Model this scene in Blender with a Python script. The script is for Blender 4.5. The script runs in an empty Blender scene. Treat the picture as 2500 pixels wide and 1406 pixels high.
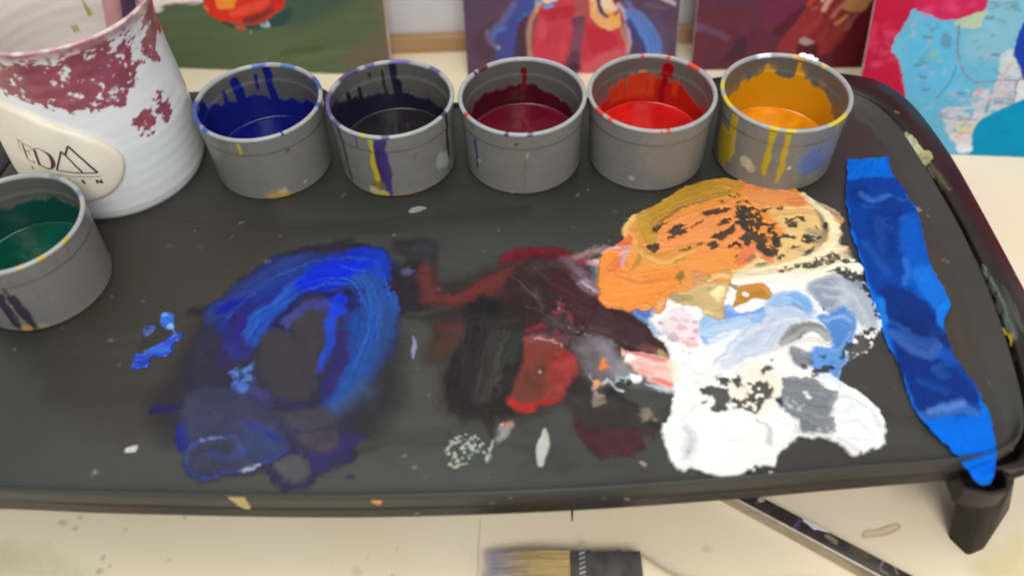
import bpy, bmesh, math, random
import numpy as np
from mathutils import Vector, Matrix

# ------------------------------------------------------------------ camera, world, light
S = 0.01                                   # the scene is laid out in centimetres
sc = bpy.context.scene
col = sc.collection
F, PIT, ROL, HC = 2133.39, math.radians(48.9508), math.radians(-2.0799), 35.778
cp, sp, cr, sr = math.cos(PIT), math.sin(PIT), math.cos(ROL), math.sin(ROL)
U0 = Vector((1, 0, 0)); V0 = Vector((0, sp, cp)); D0 = Vector((0, cp, -sp))
rt = U0 * cr + V0 * sr
up = -U0 * sr + V0 * cr
cam_d = bpy.data.cameras.new("camera"); cam = bpy.data.objects.new("camera", cam_d); col.objects.link(cam)
M = Matrix.Identity(4)
for i in range(3):
    M[i][0] = rt[i]; M[i][1] = up[i]; M[i][2] = -D0[i]
M[2][3] = HC * S
cam.matrix_world = M
cam_d.sensor_fit = 'HORIZONTAL'; cam_d.angle = 2 * math.atan(1250 / F)
cam_d.clip_start = 0.01; cam_d.clip_end = 50
cam_d.dof.use_dof = True; cam_d.dof.focus_distance = 0.50; cam_d.dof.aperture_fstop = 4.5
sc.camera = cam

w = bpy.data.worlds.new("World"); sc.world = w; w.use_nodes = True
bg = w.node_tree.nodes["Background"]; bg.inputs[0].default_value = (0.93, 0.97, 1.0, 1); bg.inputs[1].default_value = 0.74

def area(name, loc, target, size, power, colr, sy=None):
    l = bpy.data.lights.new(name, 'AREA'); l.energy = power; l.color = colr; l.size = size * S
    if sy: l.shape = 'RECTANGLE'; l.size_y = sy * S
    o = bpy.data.objects.new(name, l); col.objects.link(o)
    o.location = Vector(loc) * S
    o.rotation_euler = (Vector(target) - Vector(loc)).to_track_quat('-Z', 'Y').to_euler()
    return o
area("ceiling_lamp", (-15, 52, 140), (-5, 42, 0), 80, 9.5, (1.0, 0.97, 0.92), 60)
area("room_lamp", (16, -55, 102), (0, 30, -5), 56, 12.0, (1.0, 0.96, 0.89), 40)

vs = sc.view_settings
vs.view_transform = 'Standard'; vs.look = 'None'; vs.exposure = -0.10; vs.gamma = 1.0
try: sc.cycles.filter_width = 2.0
except Exception: pass

# ------------------------------------------------------------------ helpers
rng = random.Random(7)
def ray(x, y):
    xx, yy = x - 1250, y - 703
    u = cr * xx + sr * yy; v = -sr * xx + cr * yy
    return np.array([u, F * cp - v * sp, -F * sp - v * cp])
def at(x, y, z=0.0):
    d = ray(x, y); k = (z - HC) / d[2]; return np.array([d[0] * k, d[1] * k, z])
def atY(x, y, Y):
    d = ray(x, y); k = Y / d[1]; return np.array([d[0] * k, Y, HC + d[2] * k])

def lin(v):
    v = v / 255.0
    return v / 12.92 if v <= 0.04045 else ((v + 0.055) / 1.055) ** 2.4
GAIN = 1.25
def C(r, g, b, gain=None):
    gain = gain or GAIN
    return np.array([min(0.86, lin(r) / gain), min(0.86, lin(g) / gain), min(0.86, lin(b) / gain)], np.float32)

def tag(o, label=None, cat=None, group=None, kind=None):
    if label: o['label'] = label
    if cat: o['category'] = cat
    if group: o['group'] = group
    if kind: o['kind'] = kind
    return o
def empty(name, loc, label, cat, group=None):
    o = bpy.data.objects.new(name, None); col.objects.link(o)
    o.location = Vector([float(a) for a in loc]) * S; o.empty_display_size = 0.01
    return tag(o, label, cat, group)
def world_loc(o):
    v = Vector((0, 0, 0))
    while o is not None:
        v = v + o.location; o = o.parent
    return v
def mesh(name, V, faces, mat, parent=None, smooth=True, colors=None, origin=None):
    """V in world centimetres; the object keeps its own origin."""
    V = np.asarray(V, np.float64).reshape(-1, 3)
    org = np.array(world_loc(parent)) / S if parent is not None else np.zeros(3)
    o_org = np.asarray(origin, float) if origin is not None else org
    me = bpy.data.meshes.new(name)
    if isinstance(faces, np.ndarray) and faces.ndim == 2:
        n, k = faces.shape
        me.vertices.add(len(V)); me.vertices.foreach_set("co", ((V - o_org) * S).astype(np.float32).ravel())
        me.loops.add(n * k); me.loops.foreach_set("vertex_index", faces.astype(np.int32).ravel())
        me.polygons.add(n); me.polygons.foreach_set("loop_start", np.arange(0, n * k, k, dtype=np.int32))
        try: me.polygons.foreach_set("loop_total", np.full(n, k, np.int32))
        except Exception: pass
        me.update(calc_edges=True)
    else:
        me.from_pydata([tuple(v) for v in (V - o_org) * S], [], [list(map(int, f)) for f in faces]); me.update()
    me.polygons.foreach_set("use_smooth", [smooth] * len(me.polygons))
    if colors is not None:
        a = me.color_attributes.new("paint", 'FLOAT_COLOR', 'POINT')
        c4 = np.ones((len(V), 4), np.float32); c4[:, :colors.shape[1]] = colors
        a.data.foreach_set("color", c4.ravel())
    if mat is not None: me.materials.append(mat)
    o = bpy.data.objects.new(name, me); col.objects.link(o)
    o.location = Vector([float(a) for a in (o_org - org)]) * S
    if parent is not None: o.parent = parent
    return o
def grid_faces(nu, nv, wrap=False):
    i = np.arange(nu if wrap else nu - 1); j = np.arange(nv - 1)
    I, J = np.meshgrid(i, j, indexing='ij'); I2 = (I + 1) % nu
    return np.stack([I * nv + J, I2 * nv + J, I2 * nv + J + 1, I * nv + J + 1], -1).reshape(-1, 4)
class MB:
    def __init__(s): s.v = []; s.f = []
    def add(s, V, Fc):
        b = len(s.v); s.v += [tuple(map(float, p)) for p in V]; s.f += [[b + i for i in f] for f in Fc]
    def box(s, c, size, rz=0.0, bev=0.0):
        x, y, z = [a / 2 for a in size]; cc, ss = math.cos(rz), math.sin(rz); b = min(bev, x * .9, y * .9, z * .9)
        if b <= 0:
            P = [(i * x, j * y, k * z) for k in (-1, 1) for (i, j) in ((-1, -1), (1, -1), (1, 1), (-1, 1))]
            Fc = [(3, 2, 1, 0), (4, 5, 6, 7), (0, 1, 5, 4), (1, 2, 6, 5), (2, 3, 7, 6), (3, 0, 4, 7)]
        else:
            P = []
            for k, zz, ins in ((0, -z, b), (1, -z + b, 0), (2, z - b, 0), (3, z, b)):
                xx, yy = x - ins, y - ins; q = b * .6 if ins == 0 else b * .4
                P += [(-xx + q, -yy, zz), (xx - q, -yy, zz), (xx, -yy + q, zz), (xx, yy - q, zz), (xx - q, yy, zz), (-xx + q, yy, zz), (-xx, yy - q, zz), (-xx, -yy + q, zz)]
            Fc = [tuple(range(7, -1, -1)), tuple(range(24, 32))]
            for k in range(3):
                for i in range(8):
                    j = (i + 1) % 8; Fc.append((k * 8 + i, k * 8 + j, k * 8 + 8 + j, k * 8 + 8 + i))
        s.add([(c[0] + p[0] * cc - p[1] * ss, c[1] + p[0] * ss + p[1] * cc, c[2] + p[2]) for p in P], Fc)
    def loft(s, rings, cap=True, closed=True):
        n = len(rings[0]); V = [p for r in rings for p in r]; Fc = []
        for k in range(len(rings) - 1):
            for i in range(n if closed else n - 1):
                j = (i + 1) % n; Fc.append((k * n + i, k * n + j, (k + 1) * n + j, (k + 1) * n + i))
        if cap: Fc += [tuple(range(n - 1, -1, -1)), tuple(range((len(rings) - 1) * n, len(rings) * n))]
        s.add(V, Fc)
    def build(s, name, mat, parent=None, smooth=True, origin=None):
        o = mesh(name, s.v, s.f, mat, parent, smooth, origin=origin)
        bm = bmesh.new(); bm.from_mesh(o.data); bmesh.ops.recalc_face_normals(bm, faces=bm.faces); bm.to_mesh(o.data); bm.free()
        return o
def circ(c, r, z, n=24, dx=1.0):
    return [(c[0] + r * math.cos(2 * math.pi * i / n), c[1] + r * math.sin(2 * math.pi * i / n), z) for i in range(n)]
def tube(path, radii, n=14, squash=None):
    path = [np.array(p, float) for p in path]; rings = []
    for i, p in enumerate(path):
        t = path[min(i + 1, len(path) - 1)] - path[max(i - 1, 0)]; t = t / np.linalg.norm(t)
        a = np.cross(t, [0, 0, 1]) if abs(t[2]) < .95 else np.cross(t, [0, 1, 0]); a /= np.linalg.norm(a); b = np.cross(a, t)
        rings.append([p + radii[i] * (math.cos(q) * a + math.sin(q) * b) for q in [2 * math.pi * k / n for k in range(n)]])
    return rings
def sharp(o, ang=35):
    me = o.data; bm = bmesh.new(); bm.from_mesh(me); la = math.radians(ang)
    for e in bm.edges:
        if len(e.link_faces) == 2 and e.calc_face_angle(0) > la: e.smooth = False
    bm.to_mesh(me); bm.free(); return o

def rounded(o, off):
    me = o.data; bm = bmesh.new(); bm.from_mesh(me)
    es = [e for e in bm.edges if len(e.link_faces) == 2 and e.calc_face_angle(0) > math.radians(25)]
    bmesh.ops.bevel(bm, geom=es, offset=off * S, segments=3, affect='EDGES', clamp_overlap=True)
    bmesh.ops.recalc_face_normals(bm, faces=bm.faces)
    for f in bm.faces: f.smooth = True
    bm.to_mesh(me); bm.free(); return sharp(o, 50)

# value noise -------------------------------------------------------
def vhash(ix, iy, seed):
    h = (ix.astype(np.int64) * 374761393 + iy.astype(np.int64) * 668265263 + seed * 974634541) & 0xffffffff
    h = ((h ^ (h >> 13)) * 1274126177) & 0xffffffff
    h = h ^ (h >> 16)
    return (h & 0xffff).astype(np.float32) / 65535.0
def vnoise(x, y, seed=0):
    ix = np.floor(x); iy = np.floor(y); fx = x - ix; fy = y - iy
    fx = fx * fx * (3 - 2 * fx); fy = fy * fy * (3 - 2 * fy)
    a = vhash(ix, iy, seed); b = vhash(ix + 1, iy, seed); c = vhash(ix, iy + 1, seed); d = vhash(ix + 1, iy + 1, seed)
    return (a * (1 - fx) + b * fx) * (1 - fy) + (c * (1 - fx) + d * fx) * fy
def fbm(x, y, seed=0, oct=3):
    s = 0; amp = .5; tot = 0
    for o in range(oct):
        s = s + amp * vnoise(x * 2 ** o + 17.3 * o, y * 2 ** o - 9.1 * o, seed + o); tot += amp; amp *= .5
    return s / tot
def sstep(a, b, x):
    t = np.clip((x - a) / (b - a + 1e-9), 0, 1); return t * t * (3 - 2 * t)
def catmull(P, closed, n=3):
    P = np.asarray(P, float); N = len(P); out = []
    for i in range(N if closed else N - 1):
        if closed: a, b, c, d = P[(i - 1) % N], P[i], P[(i + 1) % N], P[(i + 2) % N]
        else: a, b, c, d = P[max(i - 1, 0)], P[i], P[i + 1], P[min(i + 2, N - 1)]
        for k in range(n):
            t = k / n
            out.append(.5 * (2 * b + (c - a) * t + (2 * a - 5 * b + 4 * c - d) * t * t + (3 * b - a - 3 * c + d) * t ** 3))
    if not closed: out.append(P[-1])
    return np.array(out)

class Canvas:
    """A sheet of paint laid on a surface: colour, cover and thickness on a fine grid."""
    def __init__(s, fr, mapper, u0, u1, v0, v1, res, seed=1, base=None):
        s.map = mapper; s.fr = fr; s.res = res; s.seed = seed
        s.u = np.arange(u0, u1 + res, res, dtype=np.float32); s.v = np.arange(v0, v1 + res, res, dtype=np.float32)
        s.X, s.Y = np.meshgrid(s.u, s.v, indexing='ij')
        s.a = np.zeros_like(s.X); s.h = np.zeros_like(s.X); s.c = np.zeros(s.X.shape + (3,), np.float32)
        if base is not None: s.a[:] = 1; s.c[:] = base
        s.wx = fbm(s.X * 1.3, s.Y * 1.3, seed + 11, 4) - .5; s.wy = fbm(s.X * 1.3 + 50, s.Y * 1.3, seed + 23, 4) - .5
        s.fx = fbm(s.X * 5, s.Y * 5, seed + 31, 2) - .5; s.fy = fbm(s.X * 5 + 9, s.Y * 5, seed + 37, 2) - .5
        s.tex = fbm(s.X * 3, s.Y * 3, seed + 41, 3)
        s.cnt = 0; s.sk = 1.0
    def P(s, pts, fr=None):
        ox, oy, k = fr or s.fr
        return np.array([s.map(ox + p[0] / k, oy + p[1] / k) for p in pts])
    def unit(s, pts, fr=None):
        """local centimetres per crop unit near these points"""
        ox, oy, k = fr or s.fr; c = np.mean(np.asarray([q[:2] for q in pts], float), 0)
        a = s.P([c, (c[0] + 20, c[1]), (c[0], c[1] + 20)], fr)
        return (np.linalg.norm(a[1] - a[0]) + np.linalg.norm(a[2] - a[0])) / 40
    def win(s, Q, m):
        i0 = max(0, int((Q[:, 0].min() - m - s.u[0]) / s.res)); i1 = min(len(s.u), int((Q[:, 0].max() + m - s.u[0]) / s.res) + 2)
        j0 = max(0, int((Q[:, 1].min() - m - s.v[0]) / s.res)); j1 = min(len(s.v), int((Q[:, 1].max() + m - s.v[0]) / s.res) + 2)
        return (slice(i0, i1), slice(j0, j1)) if i1 > i0 and j1 > j0 else None
    def put(s, W, a, colr, jit, hv, mul=None):
        s.cnt += 1
        if jit:
            n = fbm(s.X[W] * 1.7 + s.wx[W] * 3, s.Y[W] * 1.7 + s.wy[W] * 3, s.seed + 100 + s.cnt, 3) - .5
            cc = colr[None, None, :] * (1 + jit * 2 * n[..., None])
        else: cc = colr[None, None, :]
        if mul is not None: cc = cc * mul[..., None]
        a0 = s.a[W]; an = a + a0 * (1 - a)
        s.c[W] = (cc * a[..., None] + s.c[W] * (a0 * (1 - a))[..., None]) / np.maximum(an, 1e-5)[..., None]
        s.a[W] = an; s.h[W] = s.h[W] * (1 - a) + hv * a
    def sd_poly(s, Q, W, warp, fine):
        x = s.X[W] + s.wx[W] * warp + s.fx[W] * fine; y = s.Y[W] + s.wy[W] * warp + s.fy[W] * fine
        d = np.full(x.shape, 1e9, np.float32); ins = np.zeros(x.shape, bool)
        for i in range(len(Q)):
            ax, ay = Q[i]; bx, by = Q[(i + 1) % len(Q)]; ex, ey = bx - ax, by - ay; L = ex * ex + ey * ey + 1e-12
            px = x - ax; py = y - ay; t = np.clip((px * ex + py * ey) / L, 0, 1)
            d = np.minimum(d, (px - ex * t) ** 2 + (py - ey * t) ** 2)
            if ay != by:
                ins ^= ((ay > y) != (by > y)) & (x < (bx - ax) * (y - ay) / (by - ay) + ax)
        d = np.sqrt(d); return np.where(ins, -d, d)
    def poly(s, pts, colr, soft=.06, op=1.0, warp=None, fine=None, jit=None, h=1.0, fr=None, smooth=True, erode=0, streak=0, ang=0):
        film = s.sk > 1.5
        warp = (.42 if film else .25) if warp is None else warp; fine = (.24 if film else .12) if fine is None else fine; jit = (.35 if film else .10) if jit is None else jit
        Q = s.P(pts, fr)
        if smooth: Q = catmull(Q, True, 3)
        soft = soft * s.sk
        W = s.win(Q, soft * 2 + warp + .1)
        if W is None: return
        d = s.sd_poly(Q, W, warp, fine)
        a = sstep(soft, -soft, d) * op
        if erode: a = a * sstep(erode - .12, erode + .12, fbm(s.X[W] * 2.2, s.Y[W] * 2.2, s.seed + s.cnt * 3, 4))
        if streak:
            ca, sa = math.cos(ang), math.sin(ang); uu = s.X[W] * ca + s.Y[W] * sa; vv = -s.X[W] * sa + s.Y[W] * ca
            a = a * (1 - streak + streak * sstep(.3, .65, fbm(uu * .5, vv * 6, s.seed + s.cnt, 3)))
        s.put(W, a.astype(np.float32), colr, jit, h * (1 + .7 * np.exp(-((d + .06) / .07) ** 2)))
    def stroke(s, pts, wd, colr, soft=.06, op=1.0, warp=.2, fine=.1, jit=None, h=1.0, fr=None, smooth=True, streak=0.0, fade=0.0):
        k = s.unit(pts, fr)
        film = s.sk > 1.5; jit = (.3 if film else .10) if jit is None else jit
        if film: warp *= 1.5; fine *= 2
        if np.isscalar(wd): wd = [wd] * len(pts)
        Q = s.P(pts, fr); w_ = np.array(wd, float)[:, None] * k
        if smooth and len(Q) > 2:
            QQ = catmull(np.hstack([Q, w_]), False, 4); Q, w_ = QQ[:, :2], QQ[:, 2:]
        w_ = w_[:, 0]; soft = soft * s.sk
        W = s.win(Q, w_.max() + soft * 2 + warp)
        if W is None: return
        x = s.X[W] + s.wx[W] * warp + s.fx[W] * fine; y = s.Y[W] + s.wy[W] * warp + s.fy[W] * fine
        best = np.full(x.shape, 1e9, np.float32); al = np.zeros_like(best); ac = np.zeros_like(best); acc = 0
        tot = sum(np.hypot(*(Q[i + 1] - Q[i])) for i in range(len(Q) - 1)) + 1e-9
        for i in range(len(Q) - 1):
            ax, ay = Q[i]; ex, ey = Q[i + 1] - Q[i]; L = ex * ex + ey * ey + 1e-12; l = math.sqrt(L)
            px = x - ax; py = y - ay; t = np.clip((px * ex + py * ey) / L, 0, 1)
            d = np.sqrt((px - ex * t) ** 2 + (py - ey * t) ** 2) - (w_[i] + (w_[i + 1] - w_[i]) * t)
            m = d < best; best = np.where(m, d, best); al = np.where(m, acc + t * l, al); ac = np.where(m, (px * ey - py * ex) / l, ac); acc += l
        a = sstep(soft, -soft, best) * op
        if streak: a = a * (1 - streak + streak * sstep(.3, .62, fbm(al * .35, ac * 7, s.seed + s.cnt * 5, 3)))
        mul = 1 + .32 * (fbm(al * .3 + 7, ac * 6, s.seed + s.cnt * 7, 3) - .5)
        if fade: a = a * (1 - fade * sstep(.4, 1.0, al / tot))
        s.put(W, a.astype(np.float32), colr, jit, h * (1 + .7 * np.exp(-((best + .05) / .06) ** 2) + .9 * (fbm(al * .25 + 3, ac * 8, s.seed + s.cnt * 11, 2) - .5)), mul)
    def dot(s, p, r, colr, fr=None, **k):
        s.stroke([p, (p[0] + .6 * r, p[1] + .1 * r)], [r, r * .8], colr, fr=fr, smooth=False, **k)
    def dots(s, pts, n, r, colr, fr=None, seed=0, **k):
        rr = random.Random(seed); P = np.asarray(pts, float)
        for _ in range(n):
            ws = np.array([rr.random() ** 2 for _ in P]); ws /= ws.sum(); q = (P * ws[:, None]).sum(0)
            s.dot(tuple(q), r * (.4 + rr.random()), colr, fr, **k)
    def hole(s, pts, fr=None, lace=0.0, scale=4.0, soft=.07, op=.95, warp=.2, fine=.22, rim=None):
        Q = s.P(pts, fr); W = s.win(Q, .3)
        if W is None: return
        m = sstep(soft, -soft, s.sd_poly(Q, W, warp, fine))
        s.cnt += 1
        if lace:
            n = fbm(s.X[W] * scale, s.Y[W] * scale, s.seed + 500 + s.cnt, 2); m = m * sstep(lace - .07, lace + .05, n)
        s.a[W] = s.a[W] * (1 - m * op)
    def smear(s, amp=.12, scale=1.5, seed=3):
        """stir the wet colours into each other along a wavy field"""
        wx = (fbm(s.X * scale, s.Y * scale, seed, 3) - .5) * amp * 2; wy = (fbm(s.X * scale + 70, s.Y * scale, seed + 5, 3) - .5) * amp * 2
        I = np.clip(((s.X + wx - s.u[0]) / s.res).round().astype(int), 0, len(s.u) - 1); J = np.clip(((s.Y + wy - s.v[0]) / s.res).round().astype(int), 0, len(s.v) - 1)
        s.c = s.c[I, J]; s.a = s.a[I, J]; s.h = s.h[I, J]
    def build(s, name, mat, to3d, parent=None, cut=.03, thick=.06, relief=.5, base=.008, full=False, origin=None, above=None):
        A = s.a
        keep = np.ones_like(A, bool) if full else A > cut
        if not full:
            k2 = keep.copy(); k2[1:] |= keep[:-1]; k2[:-1] |= keep[1:]; k2[:, 1:] |= keep[:, :-1]; k2[:, :-1] |= keep[:, 1:]; keep = k2
        sm = A.copy()
        for _ in range(6 if thick > .03 else 2):
            p = np.pad(sm, 1, mode='edge'); sm = (p[:-2, 1:-1] + p[2:, 1:-1] + p[1:-1, :-2] + p[1:-1, 2:] + p[1:-1, 1:-1] * 2) / 6
        z = base + sm ** .7 * thick * s.h * (1 - relief + relief * 2 * fbm(s.X * 1.4, s.Y * 1.4, s.seed + 71, 3))
        if not full:
            rel2 = fbm(s.X * 1.1 + s.wx * 4, s.Y * 4.5 + s.wy * 4, s.seed + 61, 3) - .5
            z = z + sm * thick * s.h * .30 * rel2
        if above is not None:
            I_ = np.clip(((s.X - above.u[0]) / above.res).round().astype(int), 0, len(above.u) - 1); J_ = np.clip(((s.Y - above.v[0]) / above.res).round().astype(int), 0, len(above.v) - 1)
            inside = (s.X >= above.u[0]) & (s.X <= above.u[-1]) & (s.Y >= above.v[0]) & (s.Y <= above.v[-1])
            z = np.maximum(z, np.where(inside, above.Z[I_, J_] * (above.a[I_, J_] > .02) + .012, 0))
        s.Z = z
        f = keep[:-1, :-1] & keep[1:, :-1] & keep[1:, 1:] & keep[:-1, 1:]
        nv = A.shape[1]; I, J = np.nonzero(f)
        quads = np.stack([I * nv + J, (I + 1) * nv + J, (I + 1) * nv + J + 1, I * nv + J + 1], -1)
        used = np.unique(quads); remap = np.full(A.size, -1, np.int64); remap[used] = np.arange(len(used))
        V = to3d(s.X.ravel()[used].astype(float), s.Y.ravel()[used].astype(float), z.ravel()[used].astype(float))
        # neighbours of bare cells carry the nearest paint colour, not black
        cc = s.c.copy(); bare = A < 1e-4
        if bare.any() and not full:
            for sh in ((1, 0), (-1, 0), (0, 1), (0, -1)):
                r = np.roll(cc, sh, (0, 1)); ra = np.roll(A, sh, (0, 1)); m = bare & (ra > 1e-4); cc[m] = r[m]; bare = bare & ~m
        colr = np.concatenate([np.clip(cc, 0, .9).reshape(-1, 3)[used], np.clip(A, 0, 1).reshape(-1, 1)[used]], 1)
        if origin is None and parent is None: origin = V.mean(0)
        return mesh(name, V, remap[quads], mat, parent, True, colr, origin=origin)

# materials ---------------------------------------------------------
def nodes(name):
    m = bpy.data.materials.new(name); m.use_nodes = True; nt = m.node_tree
    return m, nt, nt.nodes["Principled BSDF"]
def N(nt, t, **kw):
    n = nt.nodes.new(t)
    for k, v in kw.items(): setattr(n, k, v)
    return n
def noise_bump(nt, b, scale, dist, detail=3.0, strength=.5, stretch=None):
    tc = N(nt, 'ShaderNodeTexCoord'); nz = N(nt, 'ShaderNodeTexNoise'); nz.inputs['Scale'].default_value = scale; nz.inputs['Detail'].default_value = detail
    src = tc.outputs['Object']
    if stretch:
        mp = N(nt, 'ShaderNodeMapping'); mp.inputs['Scale'].default_value = stretch; nt.links.new(src, mp.inputs[0]); src = mp.outputs[0]
    nt.links.new(src, nz.inputs['Vector'])
    bp = N(nt, 'ShaderNodeBump'); bp.inputs['Distance'].default_value = dist; bp.inputs['Strength'].default_value = strength
    nt.links.new(nz.outputs['Fac'], bp.inputs['Height']); nt.links.new(bp.outputs[0], b.inputs['Normal'])
    return nz, src
def mat_noise(name, c1, c2, rough=.5, scale=120, bump=.0003, metal=0.0, spec=.5, lo=.35, hi=.65, detail=4.0, stretch=None, rough2=None, coat=0.0):
    m, nt, b = nodes(name); nz, src = noise_bump(nt, b, scale, bump, detail, .5, stretch)
    rp = N(nt, 'ShaderNodeValToRGB'); rp.color_ramp.elements[0].position = lo; rp.color_ramp.elements[1].position = hi
    rp.color_ramp.elements[0].color = (*[float(x) for x in c1], 1); rp.color_ramp.elements[1].color = (*[float(x) for x in c2], 1)
    nt.links.new(nz.outputs['Fac'], rp.inputs[0]); nt.links.new(rp.outputs[0], b.inputs['Base Color'])
    b.inputs['Roughness'].default_value = rough; b.inputs['Metallic'].default_value = metal; b.inputs['Specular IOR Level'].default_value = spec
    b.inputs['Coat Weight'].default_value = coat
    if rough2 is not None:
        n2 = N(nt, 'ShaderNodeTexNoise'); n2.inputs['Scale'].default_value = scale * .3; n2.inputs['Detail'].default_value = 5; nt.links.new(src, n2.inputs['Vector'])
        mr = N(nt, 'ShaderNodeMapRange'); mr.inputs['From Min'].default_value = .3; mr.inputs['From Max'].default_value = .7
        mr.inputs['To Min'].default_value = rough; mr.inputs['To Max'].default_value = rough2
        nt.links.new(n2.outputs['Fac'], mr.inputs['Value']); nt.links.new(mr.outputs[0], b.inputs['Roughness'])
    return m
def mat_paint(name, rough=.35, alpha=True, bump=.0002, scale=900, spec=.4, coat=0.0):
    m, nt, b = nodes(name); noise_bump(nt, b, scale, bump, 3, .5)
    at_ = N(nt, 'ShaderNodeVertexColor'); at_.layer_name = "paint"
    nt.links.new(at_.outputs['Color'], b.inputs['Base Color']); b.inputs['Roughness'].default_value = rough; b.inputs['Specular IOR Level'].default_value = spec
    b.inputs['Coat Weight'].default_value = coat; b.inputs['Coat Roughness'].default_value = .15
    if alpha: nt.links.new(at_.outputs['Alpha'], b.inputs['Alpha'])
    return m

m_table = mat_noise("cream_tabletop", (.76, .66, .48), (.82, .72, .55), .6, 9, .00005, lo=.3, hi=.7, detail=6, spec=.15, rough2=.45)
m_wall = mat_noise("grey_wall", (.62, .61, .65), (.67, .66, .70), .8, 30, .0003)
m_wood = mat_noise("strip_wood", (.36, .22, .10), (.46, .30, .16), .6, 60, .0003, stretch=(.15, 1, 1))
m_dwood = mat_noise("dark_block_wood", (.12, .07, .03), (.19, .12, .055), .6, 60, .0003, stretch=(.15, 1, 1))
m_plate = mat_noise("nonstick_coating", (.020, .021, .018), (.029, .030, .026), .38, 18, .00004, spec=.5, lo=.3, hi=.7, detail=6, rough2=.58)
m_base = mat_noise("black_plastic", (.012, .008, .008), (.019, .013, .012), .26, 40, .00008, spec=.32, rough2=.5)
m_wet = mat_paint("wet_acrylic_paint", .27, True, .00008, 500, .42)
m_film = mat_paint("thin_paint_film", .42, True, .00004, 700, .12)
m_haze = mat_paint("dust_sheen_film", .5, True, .000002, 60, .3)
m_tape = mat_paint("blue_crepe_tape", .8, False, .00035, 1100, .10)
m_canvasp = mat_paint("painted_board", .55, False, .0003, 900, .12)
m_collage = mat_paint("collage_paper", .5, False, .0001, 900, .10)
m_cup = mat_paint("grey_plastic_cup", .30, False, .00002, 200, .5)
m_pool = mat_paint("liquid_paint", .10, False, .00008, 120, .5)
m_mug = mat_paint("glazed_stoneware", .28, False, .00006, 260, .5, .25)
m_clay = mat_noise("cream_clay", (.74, .68, .55), (.80, .75, .62), .42, 60, .00012)
m_ink = mat_noise("brown_ink", (.11, .028, .02), (.15, .04, .028), .5, 200, .0)
m_ink2 = mat_noise("violet_ink", (.055, .035, .05), (.075, .05, .065), .5, 200, .0)
m_edge = mat_noise("board_edge", (.50, .36, .32), (.62, .50, .45), .7, 100, .0002)
m_steel = mat_noise("polished_steel", (.36, .31, .25), (.46, .41, .34), .42, 200, .00003, metal=.7, stretch=(.2, 1, 1))
m_black = mat_noise("glossy_black", (.03, .024, .022), (.065, .055, .05), .2, 60, .0001, spec=.5)
m_ferr = mat_noise("dark_ferrule", (.065, .058, .057), (.095, .086, .083), .30, 150, .0001)
m_pale = mat_noise("pale_handle_wood", (.82, .68, .46), (.86, .74, .54), .4, 80, .0001, stretch=(.15, 1, 1))
m_hair = mat_paint("brush_bristle", .55, False, .0, 500, .3)
m_dark = mat_noise("dark_hair", (.02, .014, .012), (.03, .02, .016), .5, 200, .0)
m_pink = mat_noise("pink_stained_handle", (.42, .20, .22), (.55, .30, .30), .4, 70, .0001)
m_purp = mat_noise("purple_handle", (.045, .018, .055), (.075, .03, .085), .35, 70, .0001)

# ------------------------------------------------------------------ the setting: tabletop and wall
ZT = -7.0
bt = MB(); bt.box((0, 22, ZT - 1.5), (190, 130, 3.0), 0, .3); table = bt.build("table", m_table); tag(table, kind='structure'); sharp(table)
bw = MB(); bw.box((0, 66.4, 50), (240, 3, 190)); wall = bw.build("wall", m_wall, smooth=False); tag(wall, kind='structure')
bs = MB(); bs.box((-2, 64.45, ZT + .76), (98, .85, 1.5), 0, .1); tag(sharp(bs.build("wood_strip", m_wood, origin=(-2, 65.5, ZT))), "narrow brown wooden strip along the foot of the grey wall", "trim")
bs = MB(); bs.box((-45.5, 60.5, ZT + 3.01), (14, 5, 6), .05, .2); tag(sharp(bs.build("wooden_block", m_dwood, origin=(-45.5, 61.5, ZT))), "brown wooden block showing behind the mug at the left edge", "block")

# marks on the table, and yellow-green tints over its near corners
def on_table(x, y):
    p = at(x, y, ZT); return p[0], p[1]
def table3d(X, Y, Z): return np.stack([X, Y, ZT + Z], -1)
cv = Canvas((0, 0, 1.0), on_table, -29, 31, 12, 27, .06, 91)
cv.stroke([(2108, 1312), (2112, 1296), (2150, 1290), (2190, 1278), (2194, 1290), (2160, 1304), (2108, 1312)], 2.2, C(196, 150, 106), .06, .35, .1, .05)
cv.poly([(2110, 1310), (2115, 1298), (2190, 1280), (2190, 1294)], C(215, 180, 138), .1, .2)
cv.stroke([(1172, 1268), (1166, 1406)], 1.2, C(150, 135, 110), .04, .28, .1)
for (x, y, r, c_, o) in ((250, 1363, 6, (95, 100, 85), .6), (240, 1391, 9, (105, 100, 80), .65), (266, 1380, 4, (95, 90, 75), .6), (412, 1369, 6, (225, 215, 60), .9), (306, 1291, 5, (225, 215, 90), .8),
                        (960, 1403, 6, (240, 170, 40), .9), (150, 1275, 12, (150, 125, 115), .45), (180, 1288, 9, (125, 95, 90), .55), (195, 1262, 8, (140, 115, 95), .5), (450, 1262, 4, (90, 80, 60), .7), (870, 1395, 20, (170, 200, 190), .35), (1420, 1320, 10, (225, 215, 195), .5),
                        (1725, 1340, 16, (230, 215, 185), .5), (60, 1235, 10, (60, 45, 40), .5)):
    cv.dot((x, y), r * .6, C(*c_), soft=.12, op=o * .45, warp=.3)
cv.poly([(2380, 1406), (2420, 1350), (2500, 1310), (2520, 1420)], C(236, 230, 160), .8, .35, .8)
cv.poly([(0, 1400), (0, 1340), (120, 1370), (240, 1420)], C(215, 222, 185), 1.0, .35, .8)
cv.dots([(0, 1260), (1700, 1260), (1700, 1400), (0, 1400)], 10, 1.8, C(170, 150, 120), seed=4, soft=.05, op=.3)
st = cv.build("stain_tint", m_film, table3d, table, thick=.002, base=.004, cut=.02); tag(st, kind='stuff')

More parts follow.
